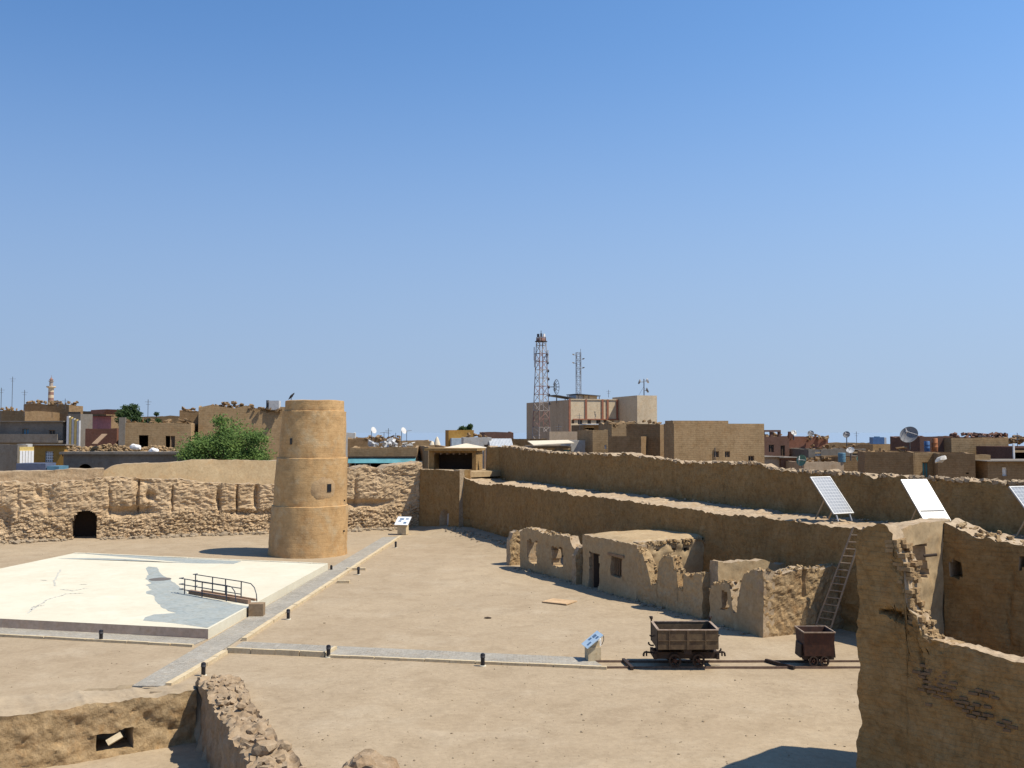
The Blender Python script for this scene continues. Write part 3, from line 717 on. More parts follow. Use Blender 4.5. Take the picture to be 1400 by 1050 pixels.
# =====================================================  solar panels on the walk
def panel(loc, rz, label, tilt=42, hh=1.95, ww=1.08):
    t = thing('solar_panel', label, 'solar panel', loc, rz, 'solar panels on the rampart walk')
    ti = R(tilt); up = Vector((0, math.sin(ti), math.cos(ti))); nn = Vector((0,-math.cos(ti), math.sin(ti))); b = Vector((0,0,.32))
    def q(u, v, w=0): return b + Vector((u,0,0)) + up*v + nn*w
    s = MB(); s.add([q(-ww/2,0,.012),q(ww/2,0,.012),q(ww/2,hh,.012),q(-ww/2,hh,.012)],[(0,1,2,3)],[[(0,0),(ww,0),(ww,hh),(0,hh)]])
    s.hexa([q(-ww/2,0,-.02),q(ww/2,0,-.02),q(ww/2,hh,-.02),q(-ww/2,hh,-.02),q(-ww/2,0,.008),q(ww/2,0,.008),q(ww/2,hh,.008),q(-ww/2,hh,.008)])
    s.build('cell_array', SOLAR, t)
    f = MB(); e = .045
    for (u0,u1,v0,v1) in ((-ww/2-e,ww/2+e,-e,0),(-ww/2-e,ww/2+e,hh,hh+e),(-ww/2-e,-ww/2,0,hh),(ww/2,ww/2+e,0,hh)):
        f.hexa([q(u0,v0,-.03),q(u1,v0,-.03),q(u1,v1,-.03),q(u0,v1,-.03),q(u0,v0,.025),q(u1,v0,.025),q(u1,v1,.025),q(u0,v1,.025)])
    f.build('frame', STEEL, t)
    for u in (-ww*.36, ww*.36):
        MB().tube(q(u,.02,-.04), Vector((u,.02-.0,-.02))+Vector((0,-.12,0)), .034).build('front_leg', STEEL, t)
        MB().tube(q(u,hh*.45,-.04), Vector((u,hh*math.sin(ti)*.95,-.02)), .038).build('rear_leg', WOODP, t)
    if 'glaring' in label:
        v0 = hh*.27; MB().hexa([q(-ww/2,v0,.0125),q(ww/2,v0,.0125),q(ww/2,v0+.06,.0125),q(-ww/2,v0+.06,.0125),q(-ww/2,v0,.02),q(ww/2,v0,.02),q(ww/2,v0+.06,.02),q(-ww/2,v0+.06,.02)]).build('cross_strip', DGREY, t)
    return t
pp = G(1153,711.5,4.2); panel((pp.x,pp.y,4.2), R(27), 'grey gridded solar panel standing above the ladder')
pp = G(1284,727.5,4.2); panel((pp.x,pp.y,4.2), R(16), 'solar panel glaring white in the sun, above the roofless room', 41.5, 2.08, 1.1)
pp = G(1441,738,4.2); panel((pp.x,pp.y,4.2), R(22), 'solar panel cut off by the right edge, only a corner and legs showing')

# =====================================================  ruined rooms along the rampart
Q0 = Vector((.5,58.9)); e_ = Vector((.427,-.904)); bb = Vector((.904,.427))
def sq(px_): k = (px_-700)/F/cP; return (k*Q0.y-Q0.x)/(e_.x-k*e_.y)
def rline(s0, s1, t0=0.0, th=.55):
    p, q = Q0+e_*s0+bb*t0, Q0+e_*s1+bb*t0; return [p,q],[p+bb*th,q+bb*th]
def rhole(s0, *a, **k):
    h = hole_px(tuple(Q0), tuple(Q0+e_*10), *a, **k); return lambda s,z: h(s+s0, z)
def rel_ru(s, z): return .05*fr(s*.7,z*.7,3)+.025*fr(s*2.6,z*2.6,5)
# -- left room
t = thing('ruined_room', 'roofless ruined mud room with two window gaps, left end of the row', 'ruin', (Q0.x,Q0.y,0), group='ruined mud rooms below the rampart')
s0, s1 = sq(711), sq(792); f_, b_ = rline(s0,s1)
wall('front_wall', f_, b_, -.4, toppx([(708,735),(711,727),(716,723),(722,722),(728,724),(745,728.5),(768,732.5),(778,735.5),(780,743),(785,751),(790,754),(794,753)]), MUDT, t, res=.10,
     holes=[rhole(s0,721.5,738,733.5,771,rag=.12), rhole(s0,754,747,768.5,775,rag=.14)], amp=(.05,.03), relief=rel_ru, jag=.09)
p = Q0+e_*sq(700.5); 
wall('stub_wall', [p-bb*.15, p+bb*3.6], [p-bb*.15-e_*.5, p+bb*3.6-e_*.5], -.4, lambda s,x,y: interp([(0,1.55),(.2,1.9),(1,2.1),(2.2,2.0),(3.7,1.75)],s), ROUGHB, t, res=.09, amp=(.04,.05), relief=lambda s,z: rel_ru(s,z)+.05*fr(s*5,z*6,3), jag=.16, smooth=False)
p = Q0+e_*sq(792)
wall('cross_wall', [p+bb*.5, p+bb*3.9], [p+bb*.5-e_*.5, p+bb*3.9-e_*.5], -.4, lambda s,x,y: 2.3, MUDT, t, res=.16, amp=(.05,.04), jag=.1)
wall('broken_jamb', [p-bb*.25-e_*.0, p+bb*.5], [p-bb*.25-e_*.42, p+bb*.5-e_*.42], -.4, lambda s,x,y: interp([(0,1.5),(.4,1.95),(.8,2.3)],s), ROUGHB, t, res=.07, amp=(.05,.06), jag=.18, smooth=False)
# -- roofed room
s0, s1 = sq(795.5), sq(868); p = Q0+e_*s0
t = thing('roofed_room', 'flat roofed mud room with dark doorway and barred window, middle of the row', 'ruin', (p.x,p.y,0), group='ruined mud rooms below the rampart')
f_, b_ = rline(s0, s1+.1)
dr = rhole(s0,805,755,818.5,806,rag=.03); wn = rhole(s0,834,762,848,789,rag=.05)
wall('front_wall', f_, b_, -.4, toppx([(790,731),(800,731.5),(830,737),(850,741),(868,745),(880,747)]), MUDT, t, res=.10, holes=[dr, wn], amp=(.04,.025), relief=lambda s,z: rel_ru(s,z)+.12*max(0,.6-z), jag=.05)
p0, p1 = Q0+e_*s1, Q0+e_*s1+bb*4.9
bh = [(lambda c: (lambda s,z: (s-c)**2+(z-2.38)**2 < .026))(c) for c in (1.0,1.95,2.75)]
wall('cross_wall', [p0+bb*.2,p1], [p0+bb*.2-e_*.5,p1-e_*.5], -.4, lambda s,x,y: 2.72, MUDT, t, res=.1, holes=bh, amp=(.05,.03), relief=lambda s,z: .12*fr(s*2,z*2,1)*(1 if z>2.1 else .15)-.25*max(0,2.15-z)*.25, jag=.06)
pq = Q0+e_*s0
wall('end_wall', [pq+bb*3.9, pq+bb*.3], [pq+bb*3.9+e_*.5, pq+bb*.3+e_*.5], -.4, lambda s,x,y: 2.6, MUDT, t, res=.2, amp=(.05,.03), jag=.05)
pr = [Q0+e_*(s0+.05)+bb*.06, Q0+e_*(s1-.06)+bb*.06, Q0+e_*(s1-.12)+bb*5.0, Q0+e_*(s0+.05)+bb*4.6]
rf = MB(); nn_ = 26
for i in range(nn_+1):
    for j in range(nn_+1):
        u, v = i/nn_, j/nn_; q = pr[0].lerp(pr[1],u).lerp(pr[3].lerp(pr[2],u),v)
        ed = min(u,1-u,v,1-v); rf.v.append(Vector((q.x,q.y,2.62+.16*min(1,ed*8)+.05*fr(q.x*.9,q.y*.9,2)+.22*v*u)))
for i in range(nn_):
    for j in range(nn_):
        a = i*(nn_+1)+j; rf.f.append([a,a+nn_+1,a+nn_+2,a+1]); rf.uv.append(None)
rf.prism([tuple(x) for x in pr], 2.35, 2.60)
rf.build('roof', MUDT, t, world=True, smooth=True)
ea = math.atan2(e_.y,e_.x)
h = hole_px(tuple(Q0),tuple(Q0+e_*10),805,755,818.5,806)
c = Q0+e_*(h.box[0]*.62+h.box[1]*.38)+bb*.25; ft = MB(); hh = h.box[3]
ft.box((*(Q0+e_*(h.box[0]+.06)+bb*.22), hh/2),(.12,.12,hh+.1),rz=ea); ft.box((*(Q0+e_*(h.box[1]-.06)+bb*.22), hh/2),(.12,.12,hh+.1),rz=ea); ft.box((*(Q0+e_*((h.box[0]+h.box[1])/2)+bb*.22), hh-.05),(h.box[1]-h.box[0]-.24,.12,.11),rz=ea)
ft.build('door_frame', WOOD, t, world=True)
MB().box((*(Q0+e_*(h.box[0]+.35)+bb*.42), hh/2),(.62,.05,hh),rz=ea+1.1).build('door', WOODD, t, world=True)  # near-black leaf: the doorway's inner shade put into its colour
h = hole_px(tuple(Q0),tuple(Q0+e_*10),834,762,848,789); s_a,s_b,za,zb = h.box
wf = MB()
for k in range(5): wf.tube((*(Q0+e_*(s_a+(s_b-s_a)*(k+.5)/5)+bb*.2), za-.05),(*(Q0+e_*(s_a+(s_b-s_a)*(k+.5)/5)+bb*.2), zb+.05),.03)
wf.build('window_bars', WOOD, t, world=True)
MB().box((*(Q0+e_*((s_a+s_b)/2)+bb*.05), zb+.10),(s_b-s_a+.5,.2,.12),rz=ea).build('lintel', WOOD, t, world=True)
# -- broken yard wall
s0, s1 = sq(867), sq(958); p = Q0+e_*s0
yd = wall('yard_wall', *rline(s0+.12,s1,0,.5), -.4, toppx([(866,744),(870,748),(876,756),(884,770),(887,780),(889.5,799),(898,801),(900,770),(905,761),(912,760),(920,763),(922,779),(925,779),(926.5,803),(933,806),(935,786),(950,786.5),(957,784),(962,783)]),
     MUDT, None, res=.055, zres=.08, amp=(.04,.035), relief=lambda s,z: rel_ru(s,z)+.03*fr(s*5,z*5,3), jag=.09, jf=2, capmat=ROUGHB, smooth=False)
tag(yd, 'broken jagged yard wall with pillar stumps, right of the barred window', 'ruined wall')
# -- right room
s0, s1 = sq(968), sq(1041); p = Q0+e_*s0
t = thing('ruined_room', 'roofless rough walled room at the right end of the row, ladder against it', 'ruin', (p.x,p.y,0), group='ruined mud rooms below the rampart')
f_, b_ = rline(s0,s1)
wall('front_wall', f_, b_, -.4, toppx([(966,813),(972,803),(979,797),(982,796),(997,797),(1000,812),(1003,838),(1008,838),(1012,796),(1016,785),(1026,780),(1042,781)]), MUDT, t, res=.08, zres=.1, amp=(.06,.04),
     relief=lambda s,z: rel_ru(s,z)+.1*max(0,.7-z), jag=.08, holes=[rhole(s0,984,808,992,832,rag=.1)])
p = Q0+e_*s0
wall('rear_wall', [p+bb*.4,p+bb*4.2], [p+bb*.4-e_*.55,p+bb*4.2-e_*.55], -.4, toppx([(960,770),(975,767.5),(1000,768),(1030,767),(1046,766),(1060,772)]), MUDT, t, res=.1, amp=(.05,.03), jag=.08)
p = Q0+e_*s1
wall('side_wall', [p+bb*.0,p+bb*4.7], [p-e_*.6,p+bb*4.7-e_*.6], -.4, toppx([(1030,780),(1042,781),(1052,784),(1075,783),(1096,777),(1100,777.5),(1122,779.5),(1128,776),(1142,773.5),(1160,775)]), ROUGHB, t, res=.09, amp=(.06,.04),
     relief=lambda s,z: .05*fr(s*1.2,z*1.2,2)+.05*fr(s*5,z*5,2)-(.16*math.exp(-((s-2.0)/.08)**2) if z>1.4 else 0), jag=.08, smooth=False)

# =====================================================  roofless room in the right foreground
w_ = Vector((.66,-.75)); wn_ = Vector((.75,.66)); K0 = Vector((7.82,22.72))
t = thing('foreground_ruin', 'tall broken walled room in shade filling the right foreground', 'ruin', (K0.x,K0.y,0))
bricks = [(1.95,2.55,.42,.28),(2.5,2.2,.45,.3),(1.55,2.85,.3,.16),(3.4,2.0,.28,.16),(2.2,2.95,.4,.12),(2.9,1.75,.3,.2)]
def rel_w1(s, z):
    a = .05*fr(s*.5,z*.5,2)+.03*fr(s*2,z*2,4)
    a += .02*fr(s*6,z*6,4)
    if abs(s-(1.45-.25*(z-3.1))) < .05 and 2.4 < z < 3.4: a -= .07
    k_ = max(0,min(1,(1.95+.4*fr(s,1,1)-z)*1.2)); a += k_*(.05*fr(s*3,z*3,1)+.05)
    if .5 < s < 1.3 and abs(z-(4.02-.12*(s-.5))) < .035+.10*(s-.5): a -= .24
    return a
brk = plain('bare_brick',(.12,.078,.045),.95,c2=(.20,.135,.08),scale=9,bump=.4,spec=.1)
cut = lambda s,z: .52 < s < 1.2 and abs(z-(4.02-.10*(s-.5))) < .03+.07*(s-.5)
wall('front_wall', [K0,K0+w_*10], [K0+wn_*.55,K0+wn_*.55+w_*10], -.5, toppx([(1160,735),(1170,729),(1177,720),(1184,716.5),(1200,715.5),(1211,718),(1213,724),(1218,727),(1219.5,736),(1223,738),(1224,748),(1228,751),(1229,759),(1234,764),(1236,771),(1238,800),(1240,832),(1246,834),(1247,839),(1253,842),(1254,851),(1258,854),(1259,863),(1264,867),(1266,873),(1300,882),(1400,905.5),(1480,924),(1700,1000)]),
     MUDB, t, res=.055, zres=.07, amp=(.05,.02), relief=rel_w1, jag=.05, jf=2.2, nt=6, capz=lambda s,k: .05*fr(s*5,k*5,1))
ends_ = [o for o in bpy.data.objects if o.parent == t][-1]
for v_ in ends_.data.vertices:
    q = v_.co + t.location; s_ = (q-Vector((K0.x,K0.y,q.z))).dot(Vector((w_.x,w_.y,0)))
    if .75 < s_ < 1.95 and q.z > 3.2: v_.co += noise.noise_vector(q*6)*.055+noise.noise_vector(q*14)*.03
    if s_ < .45: v_.co += Vector((w_.x,w_.y,0))*((.09*fr(1,q.z*1.6,3)+.05*noise.noise(Vector((q.x*4,q.y*4,q.z*5))))*(1-max(0,s_)/.45) - .10*max(0,1.6-q.z)*.6*(1-max(0,s_)/.45))
def rel_at(s,z): return .05*fr(s*.5,z*.5,2)+.03*fr(s*2,z*2,4)
xb = MB(); ang_w = math.atan2(w_.y,w_.x)
for c0_,zc,wd,hd in ((1.75,2.78,.5,.2),(2.0,2.5,.55,.2),(2.55,2.25,.38,.2),(2.75,2.62,.3,.10),(1.5,2.95,.12,.22),(3.25,2.15,.25,.14),(1.62,2.2,.12,.10)):
    row = 0; z = zc-hd
    while z < zc+hd:
        s = c0_-wd+(.11 if row%2 else 0)
        while s < c0_+wd:
            if ((s-c0_)/wd)**2+((z-zc)/hd)**2+.6*fr(s*3,z*3,5) < .8 and r_.random() < .93:
                p = K0+w_*s-wn_*(rel_at(s,z)-.015+r_.uniform(-.01,.012))
                xb.box((p.x,p.y,z),(r_.uniform(.14,.20),.09,r_.uniform(.045,.06)),rz=ang_w+r_.uniform(-.04,.04),ry=r_.uniform(-.06,.06))
            s += .225
        z += .085; row += 1
tag(xb.build('exposed_bricks', brk, t, world=True), kind='stuff')
si0, si1 = Vector((8.62,22.66)), Vector((10.42,24.22)); so = Vector((-.33,.375))
nh = hole_px(tuple(si0),tuple(si1),1244,742,1263,792,.10)
wall('cross_wall', [si0,si1+wn_*.4], [si0+so,si1+so+wn_*.4], -.5, toppx([(1215,734),(1222,729),(1232,722),(1246,716),(1262,714),(1283,710.5),(1300,710)]), MUDT, t, res=.07, amp=(.035,.02), holes=[nh], jag=.03, nt=3,
     relief=lambda s,z: .05*fr(s*1.2,z*1.2,2))
c0 = Vector((10.4,24.18))
bw = hole_px(tuple(c0),tuple(c0+w_*8),1294,766,1309,789,.03); bw2 = hole_px(tuple(c0),tuple(c0+w_*8),1386,761,1397,779,.05)
wall('back_wall', [c0,c0+w_*9], [c0+wn_*.9,c0+wn_*.9+w_*9], -.5, toppx([(1280,711),(1292,712),(1303,717),(1312,725),(1330,732),(1338,735),(1350,733),(1362,740),(1380,744),(1400,748),(1500,770)]), MUDB, t, res=.07, zres=.09, amp=(.05,.025),
     relief=lambda s,z: .04*fr(s*.8,z*.8,2)-(.06 if abs(s-1.55-.06*math.sin(z*3))<.035 and 3<z<4.9 else 0), jag=.06, jf=2.2, nt=6, capz=lambda s,k: .06*fr(s*3,k*4,1),
     holes=[lambda s,z: bw(s,z), lambda s,z: bw2(s,z)])
for hb, d in ((bw,.5),(bw2,.4)):
    q = c0+w_*((hb.box[0]+hb.box[1])/2)+wn_*.62
    MB().box((q.x,q.y,(hb.box[2]+hb.box[3])/2),(hb.box[1]-hb.box[0]+.3,.08,hb.box[3]-hb.box[2]+.3),rz=math.atan2(w_.y,w_.x)).build('niche_back', MUDT, t, world=True)
q = AT(1263,760,23.2); MB().tube(q, q+Vector((.30,.0,.03)), .035, 7).build('lintel_stick', WOODD, t, world=True)

cr = MB()
def crest(a, b, tab, th, n, d=.5, lo=.07, hi=.2):
    tz = toppx(tab); a = Vector(a); b = Vector(b); dv = (b-a).normalized(); nv = Vector((-dv.y,dv.x))
    for k in range(n):
        p = a.lerp(b, r_.random()); q = p+nv*r_.uniform(.02,th); z = tz(0,p.x,p.y)
        blocky(cr,(q.x,q.y,z+r_.uniform(-.06,.05)),(r_.uniform(lo,hi),r_.uniform(lo,hi)*.7,r_.uniform(lo,hi)*.55),r_)
crest(Q0+e_*sq(711),Q0+e_*sq(791),[(708,735),(711,727),(716,723),(722,722),(728,724),(745,728.5),(768,732.5),(778,735.5),(780,743),(785,751),(790,754),(794,753)],.5,70)
crest(Q0+e_*sq(867),Q0+e_*sq(957),[(866,744),(870,748),(876,756),(884,770),(887,780),(889.5,799),(898,801),(900,770),(905,761),(912,760),(920,763),(922,779),(925,779),(926.5,803),(933,806),(935,786),(950,786.5),(957,784),(962,783)],.45,150)
crest(Q0+e_*sq(968),Q0+e_*sq(1041),[(966,813),(972,803),(979,797),(982,796),(997,797),(1000,812),(1003,838),(1008,838),(1012,796),(1016,785),(1026,780),(1042,781)],.45,80)
p = Q0+e_*sq(1041); crest(p,p+bb*4.2,[(1030,780),(1042,781),(1052,784),(1075,783),(1096,777),(1100,777.5),(1122,779.5),(1128,776),(1142,773.5)],.5,70)
crest(K0+w_*1.25,K0+w_*1.75,[(1160,735),(1170,729),(1177,720),(1184,716.5),(1200,715.5),(1212,718),(1219,727),(1224,745),(1229,757),(1235,768),(1238,792),(1240,832),(1246,838),(1252,842),(1258,855),(1262,868),(1267,873),(1300,882)],.5,40,lo=.06,hi=.15)
tzw = toppx([(1160,735),(1170,729),(1177,720),(1184,716.5),(1200,715.5),(1211,718),(1213,724),(1218,727),(1219.5,736),(1223,738),(1224,748),(1228,751),(1229,759),(1234,764),(1236,771),(1238,800),(1240,832),(1246,834),(1247,839),(1253,842),(1254,851),(1258,854),(1259,863),(1264,867),(1266,873),(1300,882)])
zz_ = 5.62
while zz_ > 3.45:
    s = .6
    while s < 2.0 and tzw(0,*(K0+w_*s)) > zz_: s += .01
    for k in range(3):
        p = K0+w_*(s+r_.uniform(-.16,.03))+wn_*(.09+.18*k+r_.uniform(-.03,.03))
        cr.box((p.x,p.y,zz_-.05),(r_.uniform(.2,.36),r_.uniform(.14,.19),r_.uniform(.07,.1)),rz=ang_w+r_.uniform(-.12,.12),ry=r_.uniform(-.1,.1),rx=r_.uniform(-.08,.08))
    zz_ -= .095
crest(c0+w_*.2,c0+w_*3,[(1280,711),(1292,712),(1303,717),(1312,725),(1330,732),(1338,735),(1350,733),(1362,740),(1380,744),(1400,748),(1500,770)],.8,110,lo=.05,hi=.13)
for k in range(60):
    p = Q0+e_*(sq(868)-.05)+bb*r_.uniform(.3,4); blocky(cr,(p.x+r_.uniform(-.05,.1),p.y,2.68+r_.uniform(-.12,.08)),(r_.uniform(.1,.25),r_.uniform(.08,.15),r_.uniform(.06,.12)),r_)
tag(cr.build('broken_bricks', ROUGHB), kind='stuff')
# =====================================================  rails, wagons
RY0, RY1 = 34.05, 34.95
t = thing('rail_track', 'pair of narrow rusty rails across the sand under both mine wagons', 'rail track', (3,34.5,0))
for y in (RY0,RY1):
    m = MB(); m.b2(2.9 if y==RY1 else 3.2,17.5,y-.02,y+.02,0.02,.075); m.b2(2.9 if y==RY1 else 3.2,17.5,y-.04,y+.04,-.01,.02); m.build('rail', RAILM, t, world=True)
def stop(x, rz): MB().box((x,34.42,.07),(.10,1.3,.10),rz=rz).build('stop_beam', RUSTD, t, world=True)
stop(3.95,.12); stop(9.15,.55)
def wheel(parent, x, y, z, r, s=1):
    rim = MB().lathe([(r*.78,-.04),(r,-.04),(r,.03),(r*1.12,.035),(r*1.12,.05),(r*.78,.05)],22,(x,y,z),Matrix.Rotation(R(90*s),3,'X'),cap=False).build('wheel', RUSTD, parent)
    sp = MB()
    for k in range(5):
        a = k*1.2566; sp.tube((x,y,z),(x+math.cos(a)*r*.85,y,z+math.sin(a)*r*.85),.022,5)
    sp.lathe([(.05,-.07),(.055,.05)],10,(x,y,z),Matrix.Rotation(R(90*s),3,'X')); sp.build('wheel_spokes', RUST, rim)
wx = 5.93
t = thing('mine_wagon', 'larger open side tipping mine wagon with brown plated box on rails', 'mine wagon', (wx-.03,34.5,.075), 0); t.scale = (.95,1,1)
W, D2, zb, zt2 = 1.06, .78, .63, 1.26
sd = MB(); sd.b2(-W,W,-D2,-D2+.05,zb,zt2); 
for y in (-D2-.012, ):
    for x in (-.66,-.02,.02,.62): sd.b2(x-.02,x+.02,y-.012,y+.012,zb,zt2)
sd.b2(-W,W,-D2-.02,-D2,zb+.28,zb+.31)
sd.build('side_board', PLANK, t)
sd = MB().b2(-W,W,D2-.05,D2,zb,zt2); sd.build('side_board', PLANK, t)
for s in (-1,1):
    m = MB(); m.add([(s*W-.025,-D2+.05,zb),(s*W-.025,D2-.05,zb),(s*W-.025,D2-.05,zt2+.02),(s*W-.025,-D2+.05,zt2+.02),(s*W+.025,-D2+.05,zb),(s*W+.025,D2-.05,zb),(s*W+.025,D2-.05,zt2+.02),(s*W+.025,-D2+.05,zt2+.02)],[(0,1,2,3),(7,6,5,4),(4,5,1,0),(5,6,2,1),(6,7,3,2),(7,4,0,3)])
    m.build('end_board', RUSTD, t)
    m = MB(); m.tube((s*(W+.02),D2-.1,zb),(s*(W+.02),D2-.1,zt2+.16),.03); m.tube((s*(W+.02),D2-.1,zt2+.14),(s*(W+.09),D2-.1,zt2+.20),.03); m.lathe([(.05,-.05),(.06,.0),(.05,.05)],8,(s*(W+.02),D2-.1,zt2+.16)); m.build('latch_post', RUSTD, t)
    m = MB(); m.poly([(s*(W+.02),-.1,zb+.32),(s*(W+.16),-.1,zb+.30),(s*(W+.2),-.1,zb+.35)],.022); m.build('handle', RUSTD, t)
    m = MB(); m.poly([(s*1.14,0,.36),(s*1.40,0,.38),(s*1.45,0,.36),(s*1.47,0,.24)],.035); m.box((s*1.36,0,.33),(.05,.05,.17)); m.build('coupling_hook', RUSTD, t)
    for y in (-.5,.5): MB().poly([(s*1.02,y,.50),(s*1.14,y,.50),(s*1.22,y,.56),(s*1.2,y,.61)],.03).build('tip_hook', RUSTD, t)
m = MB(); m.b2(-W-.02,W+.02,-D2-.02,-D2+.06,zt2,zt2+.03); m.build('rim_front', RUSTL, t)
m = MB(); m.b2(-W-.02,W+.02,D2-.06,D2+.02,zt2,zt2+.03); m.build('rim_back', RUSTL, t)
for s in (-1,1): MB().b2(s*W-.045,s*W+.045,-D2+.06,D2-.06,zt2+.024,zt2+.045).build('rim_end', RUSTL, t)
MB().b2(-W,W,-D2+.05,D2-.05,zb+.002,zb+.04).build('floor', RUST, t)
m = MB(); m.b2(-.13,.13,-.72,.72,.46,zb); m.b2(-1.0,-.85,-.3,.3,.44,zb); m.b2(.85,1.0,-.3,.3,.44,zb); m.build('tipping_cradle', RUSTD, t)
m = MB(); m.b2(-1.16,1.16,-.40,-.33,.24,.46); m.b2(-1.16,1.16,.33,.40,.24,.44); m.b2(-1.16,-1.06,-.5,.5,.241,.44); m.b2(1.06,1.16,-.5,.5,.241,.44)
m.build('chassis', RUSTD, t)
for x in (-.42,.42):
    for y, s in ((-.45,1),(.45,-1)): wheel(t, x, y, .20, .20, s)
    MB().tube((x,-.5,.2),(x,.5,.2),.035,8).build('axle', RUSTD, t)
    MB().box((x,-.54,.21),(.10,.06,.10)).build('axle_box', RUST, t)

t = thing('mine_cart', 'smaller rust red mine cart standing at the foot of the ladder', 'mine cart', (10.38,34.5,.075), 0); t.scale = (.86,.92,1)
W, D2 = .60, .56
def tub(w0, w1, d0, d1, za, zb_, th=.03):
    o = [(-w0,-d0,za),(w0,-d0,za),(w0,d0,za),(-w0,d0,za),(-w1,-d1,zb_),(w1,-d1,zb_),(w1,d1,zb_),(-w1,d1,zb_)]
    i_ = [(x-math.copysign(th,x), y-math.copysign(th,y), z+(th if z==za else 0)) for x,y,z in o]
    f = [(3,2,1,0),(0,1,5,4),(1,2,6,5),(2,3,7,6),(3,0,4,7)]; fi = [tuple(k+8 for k in q[::-1]) for q in f]
    rimf = [(4,5,13,12),(5,6,14,13),(6,7,15,14),(7,4,12,15)]
    return MB().add(o+i_, f+fi+rimf)
tub(.57,.60,.50,.58,.34,1.14).build('tub', RUST, t)
for x0,x1,y0,y1 in ((-.63,.63,-.61,-.57),(-.63,.63,.57,.61),(-.63,-.59,-.57,.57),(.59,.63,-.57,.57)):
    MB().b2(x0,x1,y0,y1,1.13,1.165).build('rim', RUSTL, t)
for s in (-1,1):
    m = MB(); m.add([(s*.615,-.35,.26),(s*.70,-.35,.26),(s*.66,-.35,.70),(s*.615,-.35,.72),(s*.615,.35,.26),(s*.70,.35,.26),(s*.66,.35,.70),(s*.615,.35,.72)],[(0,1,2,3),(7,6,5,4),(0,4,5,1),(1,5,6,2),(2,6,7,3),(3,7,4,0)]); m.build('end_bracket', RUSTD, t)
m = MB(); m.b2(-.62,.62,-.40,-.33,.20,.335); m.b2(-.62,.62,.33,.40,.20,.335); m.b2(-.5,-.42,-.33,.33,.22,.33); m.b2(.42,.5,-.33,.33,.22,.33); m.build('chassis', RUSTD, t)
for x in (-.22,.22):
    for y, s in ((-.45,1),(.45,-1)): wheel(t, x, y, .17, .165, s)
    MB().tube((x,-.5,.17),(x,.5,.17),.03,8).build('axle', RUSTD, t)

# =====================================================  ladder
LADW = plain('ladder_wood', (.33,.245,.165), .8, 0, scale=5, bump=.2)
La, Lb = Vector((12.28,39.05,0)), Vector((13.62,39.52,4.05)); ld = Vector((.56,-.46,0)).normalized()
la_, lb_ = G(1112,864), G(1133,868); ta, tb = AT(1166,723.5,39.65), AT(1180,723.5,39.1)
t = thing('ladder', 'tall wooden ladder leaning from the sand up to the rampart walk', 'ladder', (la_.x,la_.y,0))
for a, b in ((la_,ta),(lb_,tb)): MB().tube(a, b+(b-a).normalized()*.1, .04, 8).build('side_rail', LADW, t, world=True)
for k in range(1,15):
    u = k/15+.01; MB().tube(la_.lerp(ta,u), lb_.lerp(tb,u), .024, 6).build('rung', LADW, t, world=True)

# =====================================================  path bollards
def bollard():
    t = thing('bollard', '', 'bollard', (0,0,0), 0, 'black bollard lights along the paved paths')
    MB().lathe([(.14,-.05),(.14,.03),(.13,.04)],16).build('base', CONC, t)
    MB().lathe([(.085,.04),(.085,.33),(.10,.34),(.10,.46),(.085,.50),(.04,.525)],16).build('body', BLACKM, t, smooth=True)
    MB().lathe([(.101,.36),(.101,.43)],16,cap=False).build('lamp_louvre', DGREY, t)
    return t
proto = bollard(); proto.scale = (.82,.82,.84)

for i, (x, y, lab) in enumerate([(278,924,'black bollard light nearest the pit, beside the crumbled wall'),(449,899,'black bollard light where the cross path kerb steps down'),
    (660,911,'black bollard light halfway along the right cross path'),(394,847,'black bollard light beside the main path, opposite the railing'),
    (138,877,'black bollard light in front of the white platform'),(490,786,'black bollard light beside the main path, level with the round tower'),(541,749,'farthest black bollard light, near the stand at the path end')]):
    o = proto if i == 0 else copy_tree(proto); q = G(x,y); o.location = (q.x,q.y,gz(q.x,q.y)); o['label'] = lab
MB_ = MB().lathe([(.07,0),(.07,.25),(.05,.30)],12,(B[0]+.2,B[1]+.25,0)); tag(MB_.build('marker_stub', BLACKM), 'short dark stub at the far right corner of the white platform', 'stub')

# =====================================================  information stands
def stand(name, loc, rz, label, tilt, size, mats):
    t = thing('information_stand', label, 'information stand', loc, rz, 'information stands on stone blocks')
    bl = MB(); bl.box((0,0,.3),(size*.62,.6,.6)); bl.build('block', KERB, t)
    w = MB(); h = math.sin(R(tilt))*size*.35
    w.add([(-.18,-.25,.6),(.24,-.25,.6),(.24,-.25,.86),(-.02,-.25,.80),(-.18,.25,.6),(.24,.25,.6),(.24,.25,.86),(-.02,.25,.80)],[(0,1,2,3),(7,6,5,4),(0,4,5,1),(1,5,6,2),(2,6,7,3),(3,7,4,0)]); w.build('wedge', KERB, t)
    p = MB().box((-.02,0,.88),(size,.95,.04),ry=-R(tilt)).build('panel', mats[0], t)
    m = Matrix.Rotation(-R(tilt),3,'Y')
    for (u, v, a, b) in ((-.25,-.2,.22,.2),(.2,.12,.2,.3),(-.05,.2,.16,.2),(.22,-.25,.16,.2)):
        c = Vector((-.02,0,.88)) + m @ Vector((u*size,v,.023)); MB().box(c,(a*size,b,.006),ry=-R(tilt)).build('picture', mats[1], p)
    return t
q = G(811,905); t = stand('a', (q.x,q.y+.15,.05), R(11), 'information stand with tilted blue panel at the right end of the cross path', 38, .92, (INFO, INFOD))
MB().poly([(.36,.0,1.15),(.48,.0,1.05),(.5,.0,.85),(.42,.0,.66),(.3,0,.6)],.014).build('cable', BLACKM, t)
MB().box((.22,-.05,.78),(.22,.3,.3)).build('lamp_box', WHITE, t)
